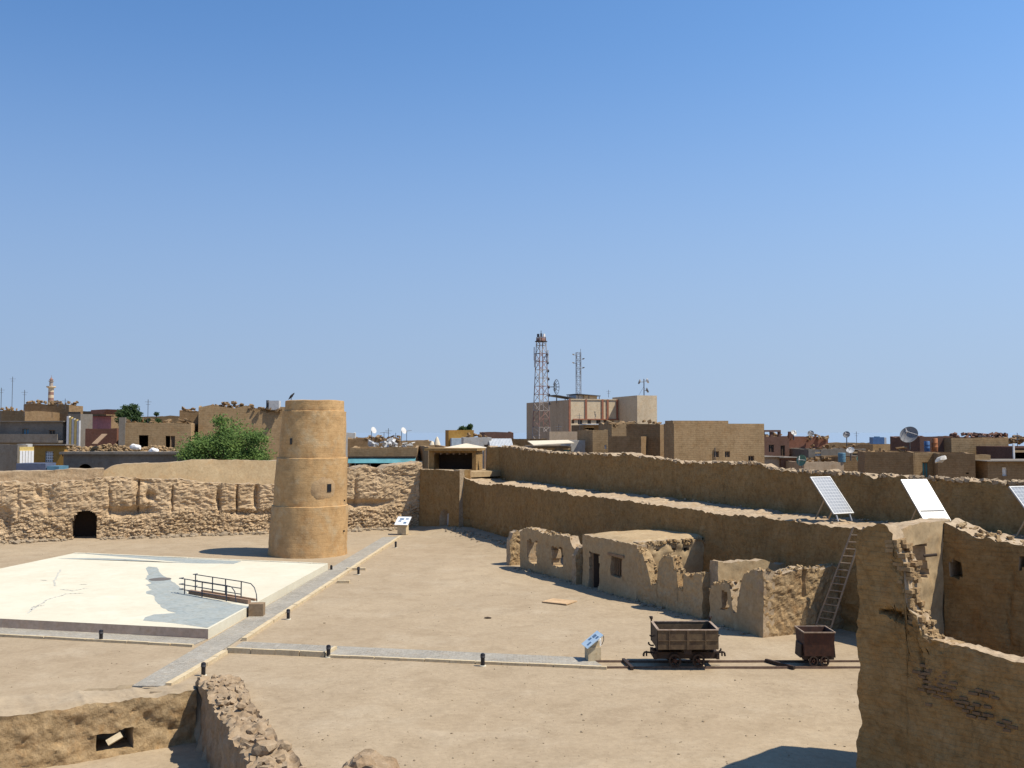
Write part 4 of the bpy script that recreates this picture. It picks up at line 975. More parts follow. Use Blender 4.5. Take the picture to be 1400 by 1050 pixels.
q = G(551,731); t = stand('b', (q.x,q.y,.05), R(78), 'information stand with white panel at the far end of the main path', 30, .95, (INFOW, INFOD))
t.scale = (1.15,1.15,1.15)
bpy.data.objects['information_stand'].scale = (.8,.8,.78)

for (x0_,x1_,y_,lab) in ((474,500,779.5,'narrow pale kerb stone lying beside the farther of two mid path bollards'),(461,478,797,'short pale kerb stone lying loose beside the main path')):
    q = G((x0_+x1_)/2,y_); tag(MB().box((q.x,q.y,.06),((x1_-x0_)*q.y/F,.22,.16),rz=-.03).build('kerb_stone', KERB), lab, 'kerb stone', 'loose kerb stones by the path')
# boards and sand litter
q = G(765,821,.1); tag(MB().box((q.x,q.y,gz(q.x,q.y)+.05),(1.3,1.05,.045),rz=-.55).build('wooden_board', plain('tan_board',(.52,.35,.19),.8)), 'flat tan board lying on the sand in front of the mud rooms', 'board')
q = G(667,845); mb = MB(); rock(mb,(q.x,q.y,.01),.09,r_,(1.8,.7,.4)); tag(mb.build('stone', WOODD), 'small dark stone lying alone on the open sand', 'stone')
pb = MB()
for k in range(700):
    px_, py_ = r_.uniform(0,1250), r_.uniform(735,1050); q = G(px_,py_)
    if inpit(q.x,q.y) or (-31<q.x<-8.3 and 38<q.y<63.5) or q.y>74: continue
    if -12.2<q.x<-8.3: continue
    rock(pb,(q.x,q.y,gz(q.x,q.y)+.005),abs(r_.gauss(0,.016))+.008,r_,n=1)
for k in range(260):                       # spill at the foot of walls
    s = r_.uniform(sx(0),sx(545)); 
    if arch.box[0]-.2 < s < arch.box[1]+.2: continue
    q = f0+d1*s-nb*(abs(r_.gauss(0,.5))+.25); rock(pb,(q.x,q.y,.04),abs(r_.gauss(.1,.1))+.05,r_,n=1)
for k in range(160):
    s = r_.uniform(0,21); q = Q0+e_*s-bb*(abs(r_.gauss(0,.25))+.05); rock(pb,(q.x,q.y,.02),abs(r_.gauss(.04,.04))+.02,r_,n=1)
for k in range(150):
    u = r_.random()*.55; q = Vector((-4.3,79)).lerp(Vector((7.5,51.5)),u)-Vector((.9,.42))*(abs(r_.gauss(0,.6))+.1); rock(pb,(q.x,q.y,gz(q.x,q.y)+.02),abs(r_.gauss(.06,.06))+.03,r_,n=1)
tag(pb.build('pebbles', STONE), kind='stuff')
# =====================================================  the town beyond the walls
class Bld: pass
def building(name, label, cat, d, xc, x1, ytop, psi, mat, x0=None, depth=6.0, holes=(), ragged=.0, par=.35, roofmat=None, base=-.2, group=None, step=1.1, lip=None, parent=None):
    """a hollow house: front wall between picture columns xc..x1 at distance d, left side back to x0; holes = (x0,y0,x1,y1,kind)"""
    psi = R(psi); k = (xc-700)/F/cP; X, Y = k*d, float(d); cu, su = math.cos(psi), math.sin(psi)
    k1 = (x1-700)/F/cP; w = (k1*Y-X)/(cu-k1*su)
    if x0 is not None:
        k0 = (x0-700)/F/cP; depth = (X-k0*Y)/(su+k0*cu)
    H = zpix(X, Y, ytop)
    t = thing(name, label, cat, (X,Y,0), psi, group)
    def sz(px, py):
        k = (px-700)/F/cP; s = (k*Y-X)/(cu-k*su); return s, zpix(0, Y+s*su, py)
    hs = []
    for (a,b,c,e,kind) in holes:
        s0,zb = sz(a,b); s1,za = sz(c,e); hs.append((max(.1,s0),min(w-.1,s1),max(base+.05,za),min(zb,H-.12),kind))
    sb = sorted(set([0,w]+[h[0] for h in hs]+[h[1] for h in hs])); S = []
    for a, b in zip(sb, sb[1:]):
        n = max(1, int((b-a)/step)); S += [a+(b-a)*i/n for i in range(n)]
    S.append(w)
    Zs = sorted(set([base,H-.1]+[h[2] for h in hs]+[h[3] for h in hs]))+[H]
    seed = hash((round(X,2),round(Y,2)))%97
    rg = lambda x, y: ragged*(fr(x*.35+seed,y*.35,3)*1.3+noise.noise(Vector((x*1.9,y*1.9,seed)))*.6)
    mb = MB(); th = .25
    def v(x,y,z): mb.v.append(Vector((x,y,z))); return len(mb.v)-1
    def q(ix, uv=None): mb.f.append(list(ix)); mb.uv.append(uv)
    gr = [[v(s,0,z+(rg(s,0) if z==H else 0)) for z in Zs] for s in S]
    for i in range(len(S)-1):
        for j in range(len(Zs)-1):
            sm, zm = (S[i]+S[i+1])/2, (Zs[j]+Zs[j+1])/2
            if any(a<sm<b and c<zm<e for a,b,c,e,_ in hs): continue
            q((gr[i][j],gr[i+1][j],gr[i+1][j+1],gr[i][j+1]), [(S[i],Zs[j]),(S[i+1],Zs[j]),(S[i+1],Zs[j+1]),(S[i],Zs[j+1])])
    for a,b,c,e,_ in hs:
        o = [v(a,0,c),v(b,0,c),v(b,0,e),v(a,0,e),v(a,.3,c),v(b,.3,c),v(b,.3,e),v(a,.3,e)]
        for i in range(4): j = (i+1)%4; q((o[i],o[i+4],o[j+4],o[j]))
    nd = max(2,int(depth/step)); nw = len(S)-1
    def side(pts):                 # outer wall along plan points, ragged top
        b_ = [v(x,y,base) for x,y in pts]; t_ = [v(x,y,H+rg(x,y)) for x,y in pts]
        u = 0
        for i in range(len(pts)-1):
            l = math.dist(pts[i],pts[i+1]); q((b_[i],b_[i+1],t_[i+1],t_[i]),[(u,base),(u+l,base),(u+l,H),(u,H)]); u += l
    D_ = [depth*i/nd for i in range(nd+1)]
    side([(w,y) for y in D_]); side([(s,depth) for s in S[::-1]]); side([(0,y) for y in D_[::-1]])
    ring = [(s,0) for s in S]+[(w,y) for y in D_[1:]]+[(s,depth) for s in S[::-1][1:]]+[(0,y) for y in D_[::-1][1:-1]]
    def ins(x,y): return (min(max(x,th),w-th), min(max(y,th),depth-th))
    zr = H-par; n = len(ring)
    o = [v(x,y,H+rg(x,y)) for x,y in ring]; i1 = [v(*ins(x,y),H+rg(x,y)) for x,y in ring]; i2 = [v(*ins(x,y),zr) for x,y in ring]
    for a in range(n):
        b = (a+1)%n; q((o[a],o[b],i1[b],i1[a])); q((i1[a],i1[b],i2[b],i2[a]))
    mb.build('wall', mat, t)
    MB().b2(.02,w-.02,.02,depth-.02,zr-.2,zr).build('roof', roofmat or MUDT, t)
    if lip: MB().b2(-.25,w+.25,-.35,depth+.2,H,H+lip).build('roof_slab', GREYC, t)
    for a,b,c,e,kind in hs:
        if kind == 'open': continue
        if kind == 'arch': continue
        cm, zm, ww, hh = (a+b)/2, (c+e)/2, b-a, e-c
        pm = {'window':DARK,'blue':BLUEP,'door':WOODD,'teal':TEAL,'lattice':WOODD,'white':WHITE}[kind]
        ob = MB().b2(a-.02,b+.02,.2,.26,c-.02,e+.02).build('window' if kind!='door' else 'door', pm, t)
        f = MB()
        if kind == 'lattice':
            for i in range(5): f.b2(a+ww*i/4-.05,a+ww*i/4+.05,.1,.16,c,e); f.b2(a+.05,b-.05,.11,.15,c+hh*i/4-.05,c+hh*i/4+.05)
        else:
            f.b2(a,a+.07,.12,.19,c,e); f.b2(b-.07,b,.12,.19,c,e); f.b2(a+.07,b-.07,.12,.19,e-.07,e); f.b2(cm-.03,cm+.03,.13,.18,c,e-.07)
        f.build('frame', WHITE if kind in('lattice','white') else WOOD, ob)
    bb_ = Bld(); bb_.t, bb_.w, bb_.dep, bb_.H, bb_.sz, bb_.zr = t, w, depth, H, sz, zr
    return bb_
GT = 'town houses beyond the fort walls'
# ---- telephone exchange
ex = building('exchange_building','big pale block with red brown pilasters and rooftop canopies, tallest in the town','building',165,778.5,866,546.5,20,CREAM,x0=720,
   holes=[(781,574,785,579,'window'),(790,574,796,580,'window'),(803,574,808,580,'window'),(815,574,821,580,'window'),(825,574,829,581,'window'),(833,575,839,582,'window'),(846,575,852,582,'window')],par=.4)
t = ex.t
# left wing skin, the side wall's shade put into a darker colour, just proud of it
MB().b2(-.06,-.005,.3,ex.dep-.1,-.2,ex.H-.02).build('side_shade_skin', PINKT, t)
for p_ in (777.6,800,822.5,829.5,842.5):
    s, _ = ex.sz(p_,560); s0 = s-.05; z0 = ex.sz(p_,574)[1]
    MB().b2(s0,s0+.34,-.14,-.004,z0 if p_>778 else -.2,ex.H+.12).build('pilaster', PILR, t)
z0 = ex.sz(800,574)[1]; z1_ = ex.sz(800,572.6)[1]
MB().b2(.6,ex.w,-.18,-.004,z0,z1_).build('string_course', PILR, t)
MB().b2(-.12,ex.w+.1,-.12,.15,ex.H+.005,ex.H+.16).build('coping', CREAM, t)
bk = building('rooftop','','x',160.5,871,898,540.5,16,CREAM,x0=837,par=.5); bt = bk.t
bk_o = [c for c in bpy.data.objects if c.parent == bt]
Mi = Matrix.Translation(t.location) @ Matrix.Rotation(R(20),4,'Z'); Mj = Matrix.Translation(bt.location) @ Matrix.Rotation(R(16),4,'Z')
for o in bk_o:
    for vv in o.data.vertices: vv.co = Mi.inverted() @ (Mj @ vv.co)
    o.parent = t; o.name = 'stair_tower' if o.name.startswith('wall') else 'stair_tower_roof'
bpy.data.objects.remove(bt)
def onroof(px_, py_, v_=3.0):
    s, z = ex.sz(px_, py_); return s, v_, z
def canopy(x0,x1,yt,v0,v1,tilt,nm='canopy'):
    s0, z = ex.sz(x0,yt); s1, _ = ex.sz(x1,yt); c = MB(); z += 1.0
    c.add([(s0,v0,z),(s1,v0,z-tilt),(s1,v1,z-tilt),(s0,v1,z),(s0,v0,z+.12),(s1,v0,z-tilt+.12),(s1,v1,z-tilt+.12),(s0,v1,z+.12)],[(0,3,2,1),(4,5,6,7),(0,1,5,4),(1,2,6,5),(2,3,7,6),(3,0,4,7)])
    cn = c.build(nm, DGREY, t)
    for s in (s0+.2,(s0+s1)/2,s1-.2):
        for vv in (v0+.15,v1-.15): MB().tube((s,vv,ex.zr-.1),(s,vv,z-.1-tilt*(s-s0)/(s1-s0)+.05),.07,6).build('canopy_post', DGREY, cn)
canopy(774,801,547.5,4.5,8.5,.5); canopy(803,835,546,4.0,9,.3)
s0,_ = ex.sz(804,546); s1,_ = ex.sz(814,546); s2,_=ex.sz(832,546)
MB().b2(s0,s1,5,8.3,ex.zr,ex.H+1.0).build('penthouse', LGREY, t); MB().b2(s1+.05,s2,4.6,8,ex.zr,ex.H+.95).build('penthouse', CREAM, t)

# ---- masts
def lattice(label, loc, w0, w1, H, seg, r, mats, rz=.4, bandh=None, extras=None, cat='mast'):
    t = thing('lattice_mast', label, cat, loc, rz, None)
    def wz(z): return w0+(w1-w0)*z/H
    cs = [(-.5,-.5),(.5,-.5),(.5,.5),(-.5,.5)]
    nb_ = seg; lv = [H*i/nb_ for i in range(nb_+1)]
    for c in cs:
        m = MB()
        for a,b in zip(lv,lv[1:]): m.tube((c[0]*wz(a),c[1]*wz(a),a),(c[0]*wz(b),c[1]*wz(b),b),r,5)
        o = m.build('leg', mats, t)
        if len(mats)>1:
            for p in o.data.polygons: p.material_index = int(p.center.z/bandh)%2
    m = MB()
    for i,(a,b) in enumerate(zip(lv,lv[1:])):
        for k in range(4):
            c, d = cs[k], cs[(k+1)%4]; 
            if i%2: c, d = d, c
            m.tube((c[0]*wz(a),c[1]*wz(a),a),(d[0]*wz(b),d[1]*wz(b),b),r*.6,4)
            m.tube((c[0]*wz(b),c[1]*wz(b),b),(d[0]*wz(b),d[1]*wz(b),b),r*.6,4)
    o = m.build('bracing', mats, t)
    if len(mats)>1:
        for p in o.data.polygons: p.material_index = int(p.center.z/bandh)%2
    return t, wz
q = AT(740,600,150); Hm = zpix(0,150,461)
t, wz = lattice('tall red and white lattice mast with antennas in front of the pale exchange block', (q.x,150,0), 2.4, 1.0, Hm, 18, .068, (MASTR,MASTW), .5, 2.2)
MB().lathe([(.7,-.1),(.7,.0),(.68,.45),(.62,.45)],10,(0,0,Hm-.6),cap=False).build('platform_rail', MASTR, t)
MB().lathe([(.95,-.1),(.95,0)],10,(0,0,Hm-.6)).build('platform', RUSTD, t)
MB().tube((0,0,Hm-.5),(0,0,Hm+1.0),.05).build('lightning_rod', DGREY, t)
for a in (0,2.1,4.2): MB().box((.5*math.cos(a),.5*math.sin(a),Hm+.25),(.28,.28,.55),rz=a).build('antenna_panel', WHITE if a<2 else DGREY, t)
for a,z in ((2.6,Hm-2.5),(3.1,Hm-3.6),(5.6,Hm-3.0)): 
    MB().box((1.05*math.cos(a),1.05*math.sin(a),z),(.14,.3,2.0),rz=a).build('antenna_panel', LGREY, t); MB().tube((0.3*math.cos(a),.3*math.sin(a),z),(1.0*math.cos(a),1.0*math.sin(a),z),.05).build('antenna_arm', DGREY, t)
for k in range(7): 
    z = Hm*(.55+.055*k); MB().lathe([(.02,-.1),(.22,-.02),(.24,.08)],10,(wz(z)*.5+.15,-wz(z)*.5,z),Matrix.Rotation(R(90),3,'Y')).build('small_antenna', DGREY, t)
zc = zpix(0,150,529); g_ = MB()
for a in range(12):
    for r0,r1 in ((.15,.6),(.6,1.15)):
        b0_ = a*math.pi/6; g_.tube((0,r0*math.cos(b0_),r0*math.sin(b0_)),(.12 if r1<1 else .35,r1*math.cos(b0_),r1*math.sin(b0_)),.035,4)
    for rr,xx in ((.6,.12),(1.15,.35)):
        b1_ = (a+1)*math.pi/6; g_.tube((xx,rr*math.cos(a*math.pi/6),rr*math.sin(a*math.pi/6)),(xx,rr*math.cos(b1_),rr*math.sin(b1_)),.035,4)
g_.tube((0,0,0),(.8,0,0),.05); Rz = Matrix.Rotation(-.9,3,'Z')
g_.v = [Rz@p_+Vector((1.75,-.95,zc)) for p_ in g_.v]; g_.tube((.8,-.6,zc),(1.7,-.95,zc),.06); g_.build('grid_dish', DGREY, t)
q = AT(791,548,190); H2 = zpix(0,190,482)
t, wz = lattice('thin grey lattice mast behind the exchange roof canopies', (q.x,190,0), .85, .8, H2, 30, .05, (STEEL,), .2)
for s, zz in ((-1,zpix(0,190,482)),(1,zpix(0,190,477))):
    MB().tube((s*.45,0,H2-5),(s*.45,0,zz),.05).build('antenna_rod', STEEL, t)
for s,z in ((-1,H2-.5),(-1,H2-2.1),(1,H2-1.3),(1,H2-3)):
    MB().tube((s*.3,0,z),(s*1.0,0,z),.04).build('antenna_arm', STEEL, t); MB().lathe([(.02,0),(.2,.1),(.26,.22)],8,(s*1.0,0,z)).build('small_antenna', DISHW if s<0 else DISHG, t)
q = AT(880.5,541,163)
t = thing('antenna_pole', 'antenna pole with small dishes on top of the exchange stair block', 'antenna', (q.x,163,zpix(0,163,543)))
hh = zpix(0,163,518)-zpix(0,163,543); MB().tube((0,0,-.5),(0,0,hh),.09).build('pole', STEEL, t)
for x,z,mm in ((-.65,hh-.5,DISHG),(.5,hh-.35,DISHW),(.45,hh-1.9,DISHG)): 
    MB().lathe([(.05,-.1),(.38,.0),(.42,.2)],12,(x,0,z),Matrix.Rotation(R(70 if x>0 else -70),3,'Y')).build('small_dish', mm, t); MB().tube((0,0,z),(x,0,z),.05).build('bracket', STEEL, t)
MB().tube((-1.2,0,-.3),(0,0,hh*.6),.03,4).build('stay', STEEL, t)

# ---- houses, left to right
b = building('house','long grey concrete house with flat slab roof and blue windows, far left','house',120,-60,87,577,-8,GREYC,depth=2.5,holes=[(32,586,41,596,'blue'),(68,588,77,597,'window'),(-20,588,-8,598,'window')],lip=.12,par=.3,group=GT)
s,z = b.sz(40,602); MB().b2(-.3,b.w+.2,-1.1,-.005,z-.25,z).build('balcony', GREYC, b.t); MB().b2(1,b.w,-1.05,-.95,z+.005,z+.75).build('balcony_rail', GREYC, b.t)
for p_ in (4,): s,_ = b.sz(p_,590); MB().b2(s,s+.2,-.9,-.7,z+.76,b.H-.01).build('pillar', LGREY, b.t)
building('house','brown upper house with ragged roof, minaret rising behind it','house',135,33,95,553,-12,BROWNB,depth=3,holes=[(33,567,42,574,'open'),(69,568,79,575,'window')],ragged=.35,group=GT)
building('house','plain pale brown house wall beneath the ragged brown upper house','house',128,-30,35,562,-10,BROWNB,depth=8,ragged=.15,group=GT)
b = building('house','narrow house end with pale yellow and grey pilasters, left of the pink balcony','house',118,94,111,566,-14,GREYC,depth=2.2,holes=[(95,557,105,563,'open')],group=GT)
for i,(p_,m_) in enumerate(((96,WHITE),(99.5,YELLOW),(103,LGREY),(106.5,YELLOW),(110,LGREY))): s,z = b.sz(p_,569+i*1.5); MB().b2(s-.14,s+.16,-.3,-.004,-.2,z).build('pilaster', m_, b.t)
b = building('house','pink balconied house beside a red brick yard wall','house',130,112,134,569,-12,PINK,depth=3,holes=[(115,572,120,583,'window')],lip=.1,group=GT)
s,z = b.sz(134,566); MB().add([(b.w-.4,-.8,z),(b.w+1.4,-.8,z),(b.w+1.4,5,z),(b.w-.4,5,z),(b.w-.4,-.8,z+.5),(b.w+1.9,-.8,z+.6),(b.w+1.9,5,z+.6),(b.w-.4,5,z+.5)],[(0,3,2,1),(4,5,6,7),(0,1,5,4),(1,2,6,5),(2,3,7,6),(3,0,4,7)]).build('overhang', PILR, b.t)
building('house','unfinished grey storey with cantilevered roof behind the pink house','house',140,104,146,562,-12,BROWNB,depth=6,ragged=.1,holes=[(112,558,120,563,'open')],group=GT)
building('yard_wall','red brick yard wall between the pink house and the two door house','wall',112,118,161,586,-6,REDB,depth=.6,par=.2,ragged=.08)
b = building('house','sandy brick house with two dark open doorways behind the roof rubble','house',108,166,262,578.5,10,TANB,depth=8,holes=[(191,595,204,613,'open'),(227.5,596,234,614,'open'),(234.5,596,240.5,613,'door')],ragged=.12,group=GT)
s,z = b.sz(166,577); MB().b2(-.15,.5,-.2,.4,-.2,z+.5).build('corner_pier', GREYC, b.t)
building('house','low brown parapet just above the two door house','house',125,183,246,569.5,10,BROWNB,depth=8,ragged=.4,group=GT)
b = building('house','tall blank tan brick house with ragged roof behind the green tree','house',112,272,400,557,14,TANB,x0=None,depth=12,ragged=.55,par=.6,group=GT,holes=[(352,601,366,604,'open')])
building('house','stepped brown house end left of the tall blank tan house','house',116,246,276,561,12,BROWNB,depth=9,ragged=.4,group=GT)
b = building('arcade_building','long low grey building with dark arches and a brown eave, left of the tree','building',92,89,268,621,-3,GREYC,depth=7,holes=[(107,634,130,645,'open'),(156,634,170,645,'open'),(185,634,199,645,'open'),(210,633,233,645,'open')],lip=.22,par=.3)
for (a,c_) in ((107,130),(156,170),(185,199),(210,233)):
    s0,z = b.sz(a,633); s1,_ = b.sz(c_,633); m = MB(); n = 10; r_a = (s1-s0)/2; sm = (s0+s1)/2; zc = b.sz(a,634)[1]
    top = [(s0+(s1-s0)*i/n, zc-.02-.38*abs(i/n*2-1)**2.4*1.6) for i in range(n+1)]
    for i in range(n): m.add([(top[i][0],.02,top[i][1]),(top[i+1][0],.02,top[i+1][1]),(top[i+1][0],.02,zc+.01),(top[i][0],.02,zc+.01),(top[i][0],.2,top[i][1]),(top[i+1][0],.2,top[i+1][1]),(top[i+1][0],.2,zc+.01),(top[i][0],.2,zc+.01)],[(0,1,2,3),(7,6,5,4),(0,4,5,1)])
    m.build('arch_head', GREYC, b.t)
building('shop','ochre shop front with a white lattice window','shop',99,48,90,609,-4,OCHRE,depth=1.5,holes=[(64,617,75,632,'lattice'),(86,619,90,624,'window')],par=.2,lip=.1)
building('hut','plain grey rendered hut at the far left edge','hut',93,-20,26,608,-8,GREYC,depth=1.5,par=.25,ragged=.1)
building('hut','small whitewashed hut next to the yellow gate','hut',94,25.5,37,607,-10,WHITEW,depth=1.0,par=.2)
yw = building('gate_wall','yellow painted gate wall with upright boards, far left','wall',90,29,48.5,611,34,YELLOW,depth=.4,par=.1)
for i in range(5): s = yw.w*(i+.5)/5; MB().b2(s-.1,s+.1,-.08,-.004,.2,yw.H-.35).build('board', WHITE, yw.t)
q = AT(67,640,88); t = thing('parked_truck','blue grey covered truck body showing over the wall, far left','truck',(q.x-1.1,88,0))
hz = zpix(0,88,633); m = MB(); m.prism([(-1.3,-1.0),(1.25,-1.0),(1.25,1.0),(-1.3,1.0)],.9,hz); m.build('cargo_body', plain('tarp_blue',(.10,.12,.18),.8), t)
MB().b2(1.35,2.4,-.95,.95,.6,hz-.25).build('cab', BLUEP, t)
for x in (-.8,1.7):
    for y in (-.9,.9): MB().lathe([(.2,-.12),(.45,-.12),(.45,.12),(.2,.12)],16,(x,y,.45),Matrix.Rotation(R(90),3,'X')).build('wheel', BLACKM, t)
MB().b2(-1.3,2.3,-.6,.6,.6,.88).build('chassis', DGREY, t)
# rubble lying on the low roofs
rr_ = MB()
b_ = b
for k in range(520):
    px_ = r_.uniform(92,262); yy = r_.uniform(93.5,98); q = AT(px_,620,yy); hgt = zpix(0,92,621)+.1
    pk = .2+.7*math.exp(-((px_-150)/28)**2)+.5*math.exp(-((px_-215)/26)**2)+.45*math.exp(-((px_-100)/16)**2)
    rock(rr_,(q.x,yy,hgt+r_.uniform(0,pk)*.85),r_.uniform(.06,.2),r_,(1.3,1,.7),1)
tag(rr_.build('roof_rubble', TANB), kind='stuff')
for (x_,y_,s_,lab) in ((183,611,.35,'white sack left of the two in the roof rubble near the doorways'),(187.5,612,.33,'white sack beside its twin in the roof rubble'),(210,616.5,.42,'white sack right of the doorways in the roof rubble')):
    q = AT(x_,y_,92.8); m = MB(); rock(m,(q.x,q.y,q.z),s_,r_,(1.1,.8,.75),2); tag(m.build('sack', WHITE, smooth=True), lab, 'sack', 'white sacks on the rubble roof')
a = AT(129,607,92.6); c2 = AT(143,593.5,95); t = tag(MB().box((a+c2)/2,((c2-a).length,.5,.06),ry=-math.asin((c2.z-a.z)/(c2-a).length),rz=math.atan2(c2.y-a.y,c2.x-a.x)).build('plank', WOOD), 'weathered board leaning in the rubble before the red brick yard wall', 'plank')
# minaret
q = AT(69.5,550,210); k_ = 210/F; z0 = 0; 
t = thing('minaret','slender red and white banded minaret with gallery, far left skyline','minaret',(q.x,210,0))
zz = lambda py: zpix(0,210,py)
m = MB().lathe([(.62,0),(.6,zz(552)),(.58,zz(548)),(.56,zz(544)),(.56,zz(540)),(.55,zz(536)),(.55,zz(531))],10); o = m.build('shaft', (CREAM,MASTR), t)
for p in o.data.polygons: p.material_index = 1 if (zz(548)<p.center.z<zz(544) or zz(540)<p.center.z<zz(536)) else 0
MB().lathe([(.5,zz(531)),(.95,zz(529.5)),(.95,zz(528)),(.5,zz(528))],12).build('gallery', CREAM, t)
MB().lathe([(.38,zz(528)),(.38,zz(522)),(.55,zz(521.5)),(.55,zz(520.6)),(.3,zz(520.5))],10).build('lantern', MASTW, t)
MB().lathe([(.3,zz(520.5)),(.42,zz(519)),(.2,zz(517.4)),(.04,zz(515.5)),(.02,zz(512.5))],10).build('finial', MASTR, t)

# ---- right of the tower
b = building('market_shed','long tan shed with a faded teal fascia over a dark open front','shed',100,479,571,612,3,TANB,depth=8,holes=[(481,632.5,556,650,'open')],ragged=.12,par=.3)
s0,z = b.sz(478,625.5); s1,z2_ = b.sz(569,632.5); m = MB(); m.add([(s0,-1.1,z2_),(s1,-1.1,z2_),(s1,-1.05,z2_),(s0,-1.05,z2_),(s0,-.6,z),(s1,-.6,z),(s1,-.55,z),(s0,-.55,z)],[(0,3,2,1),(4,5,6,7),(0,1,5,4),(1,2,6,5),(2,3,7,6),(3,0,4,7)]); m.build('fascia', TEAL, b.t)
MB().b2(s0-.05,s1,-.75,-.005,z+.01,z+.12).build('eave', WOODD, b.t)
for p_ in (480,488,508,527,541): s,_ = b.sz(p_,638); MB().tube((s,-1.0,-.2),(s,-1.0,z2_+.02),.05).build('post', STEEL, b.t)
building('house','low pale house roofs left of the antenna clutter','house',150,462,486,592,8,WHITEW,depth=8,ragged=.1,group=GT)
building('house','low brown house under the cluster of roof antennas','house',128,476,548,600,6,BROWNB,depth=8,ragged=.35,group=GT)
building('house','long faint sandy house on the skyline behind the antennas','house',190,500,588,603,6,TANB,depth=8,ragged=.2,group=GT)
building('house','small tan block behind the left side of the guard hut','house',96,586,614,611,12,TANB,x0=573,ragged=.1,group=GT)
b = building('house','bright ochre topped house left of the whitewashed low wall','house',128,613.5,648,588,10,OCHRE,x0=609,par=.4,group=GT,holes=[(619,602,623,608,'window')])
s,z = b.sz(616,599); s2,_ = b.sz(634,599); MB().b2(s,s2,-1.5,-.005,-.2,z).build('annex', plain('pale_blue_wall',(.45,.52,.56),.9), b.t)
building('low_building','whitewashed low building behind the canvas shelter','building',118,634,672,598,6,WHITEW,depth=5,par=.2,holes=[(662,608,668,611,'window')])
t = thing('metal_shed','low shed with a pale ribbed metal roof, right of the whitewashed building','shed',(AT(670,611,116).x,116,0),.08)
w7 = 32*116/F; zt_ = zpix(0,117,600); m = MB()
for k in range(16):
    x0_ = w7*k/16; m.add([(x0_,-.2,zt_-1.0),(x0_+w7/32,-.2,zt_-.95),(x0_+w7/32,3.2,zt_+.05),(x0_,3.2,zt_)],[(0,1,2,3)]); m.add([(x0_+w7/32,-.2,zt_-.95),(x0_+w7/16,-.2,zt_-1.0),(x0_+w7/16,3.2,zt_),(x0_+w7/32,3.2,zt_+.05)],[(0,1,2,3)])
m.build('roof', SHEETM, t); MB().b2(.05,w7-.05,0,3,-.2,zt_-1.1).build('wall', GREYC, t)
building('house','dark red brick house behind the pale ribbed metal roof','house',140,663,702,591,8,MAROON,depth=7,ragged=.15,group=GT)
building('house','dark shabby house at the foot of the lattice mast','house',120,700,748,606,10,BROWNB,depth=6,ragged=.35,group=GT,holes=[(722,592,737,600,'open'),(705,596,712,602,'open')])
b = building('shop','small shop with a pale sheet awning over a dark front, below the exchange','shop',108,728,781,610,8,GREYC,depth=6,par=.2,holes=[(731,612,745,630,'open'),(748,612,758,630,'open'),(770,608,780,630,'teal')])
s0,z = b.sz(726,608); s1,_ = b.sz(781,602.5); MB().add([(s0,-1.6,z-.1),(s1,-1.6,z+.15),(s1+.1,2.5,z+.4),(s0,2.5,z+.3),(s0,-1.6,z),(s1,-1.6,z+.25),(s1+.1,2.5,z+.5),(s0,2.5,z+.4)],[(0,3,2,1),(4,5,6,7),(0,1,5,4),(1,2,6,5),(2,3,7,6),(3,0,4,7)]).build('awning', CANVAS, b.t)
building('low_building','grey rendered low building right of the sheet awning','building',111,780,812,602,8,WHITEW,depth=6,par=.2)
building('house','long pinkish tan wall in front of the exchange base','house',128,751,812,590,10,PINKT,depth=6,par=.3,group=GT)
building('house','narrow tan house with a small white window between grey building and brown wall','house',108,810,831,588,10,TANB,depth=7,ragged=.1,group=GT,holes=[(826,608,829,614,'white')])
b = building('house','flat roofed house with white sheet canopy right under the exchange pilasters','house',135,797,845,581,12,BROWNB,depth=6,par=.2,group=GT,holes=[(800,583,812,588,'open'),(818,583,826,589,'open')])
s0,z = b.sz(797,580); s1,_ = b.sz(830,580); MB().b2(s0,s1,-1.4,1.5,b.H+.02,b.H+.16).build('canopy', SHEETM, b.t)
building('house','bright tan brick house stub right of the white sheet canopy','house',118,836,868,577,10,TANB,depth=6,ragged=.3,group=GT)
building('house','dark brown long house between the exchange and the large windowed house','house',101,856,902,580,-30,BROWNB,depth=9,ragged=.06,group=GT)
building('house','low dark brown wall house left of the large windowed house','house',100,832,876,596.5,-28,BROWNB,depth=6,ragged=.05,group=GT)
b = building('house','large tan brick house with three small windows, right of centre','house',95,921,1044,579,15,TANB,x0=907,ragged=.0,par=.3,group=GT,holes=[(975,617,982,625,'window'),(990,617,997,625,'window'),(1022,623,1030,630,'window')])
s0,z = b.sz(997,585); MB().b2(.02,s0,.27,b.dep-.27,b.zr,b.H+.28).build('raised_parapet', TANB, b.t)
s0,_ = b.sz(976,620); MB().tube((s0,-.1,.5),(s0,-.1,b.sz(976,612)[1]),.05).build('drain_pipe', DGREY, b.t)
b = building('house','maroon house with open roof frames right of the large windowed house','house',115,1044,1078,597,14,MAROON,depth=9,par=.3,group=GT,holes=[(1050,608,1057,618,'window'),(1066,609,1072,623,'door')])
for p_ in (1045,1056,1067): s,z = b.sz(p_,590.5); MB().b2(s-.15,s+.15,.3,.6,b.H-.1,z).build('roof_frame_post', MAROON, b.t)
s0,z = b.sz(1043,590.5); s1,_ = b.sz(1068,590.5); MB().b2(s0,s1,.2,.7,z+.003,z+.22).build('roof_frame_beam', MAROON, b.t)
building('house','red brown brick house carrying two roof dishes','house',118,1078,1131,597,12,REDB,depth=9,ragged=.08,par=.4,group=GT)
building('house','dim flat brown house on the skyline below the small dish','house',150,1126,1200,606,10,BROWNB,depth=9,ragged=.15,group=GT)
building('house','pale pink shed wall with white roof edge behind the parapet','house',104,1044,1066,625,10,PINKT,depth=5,par=.15,group=GT,lip=.06)
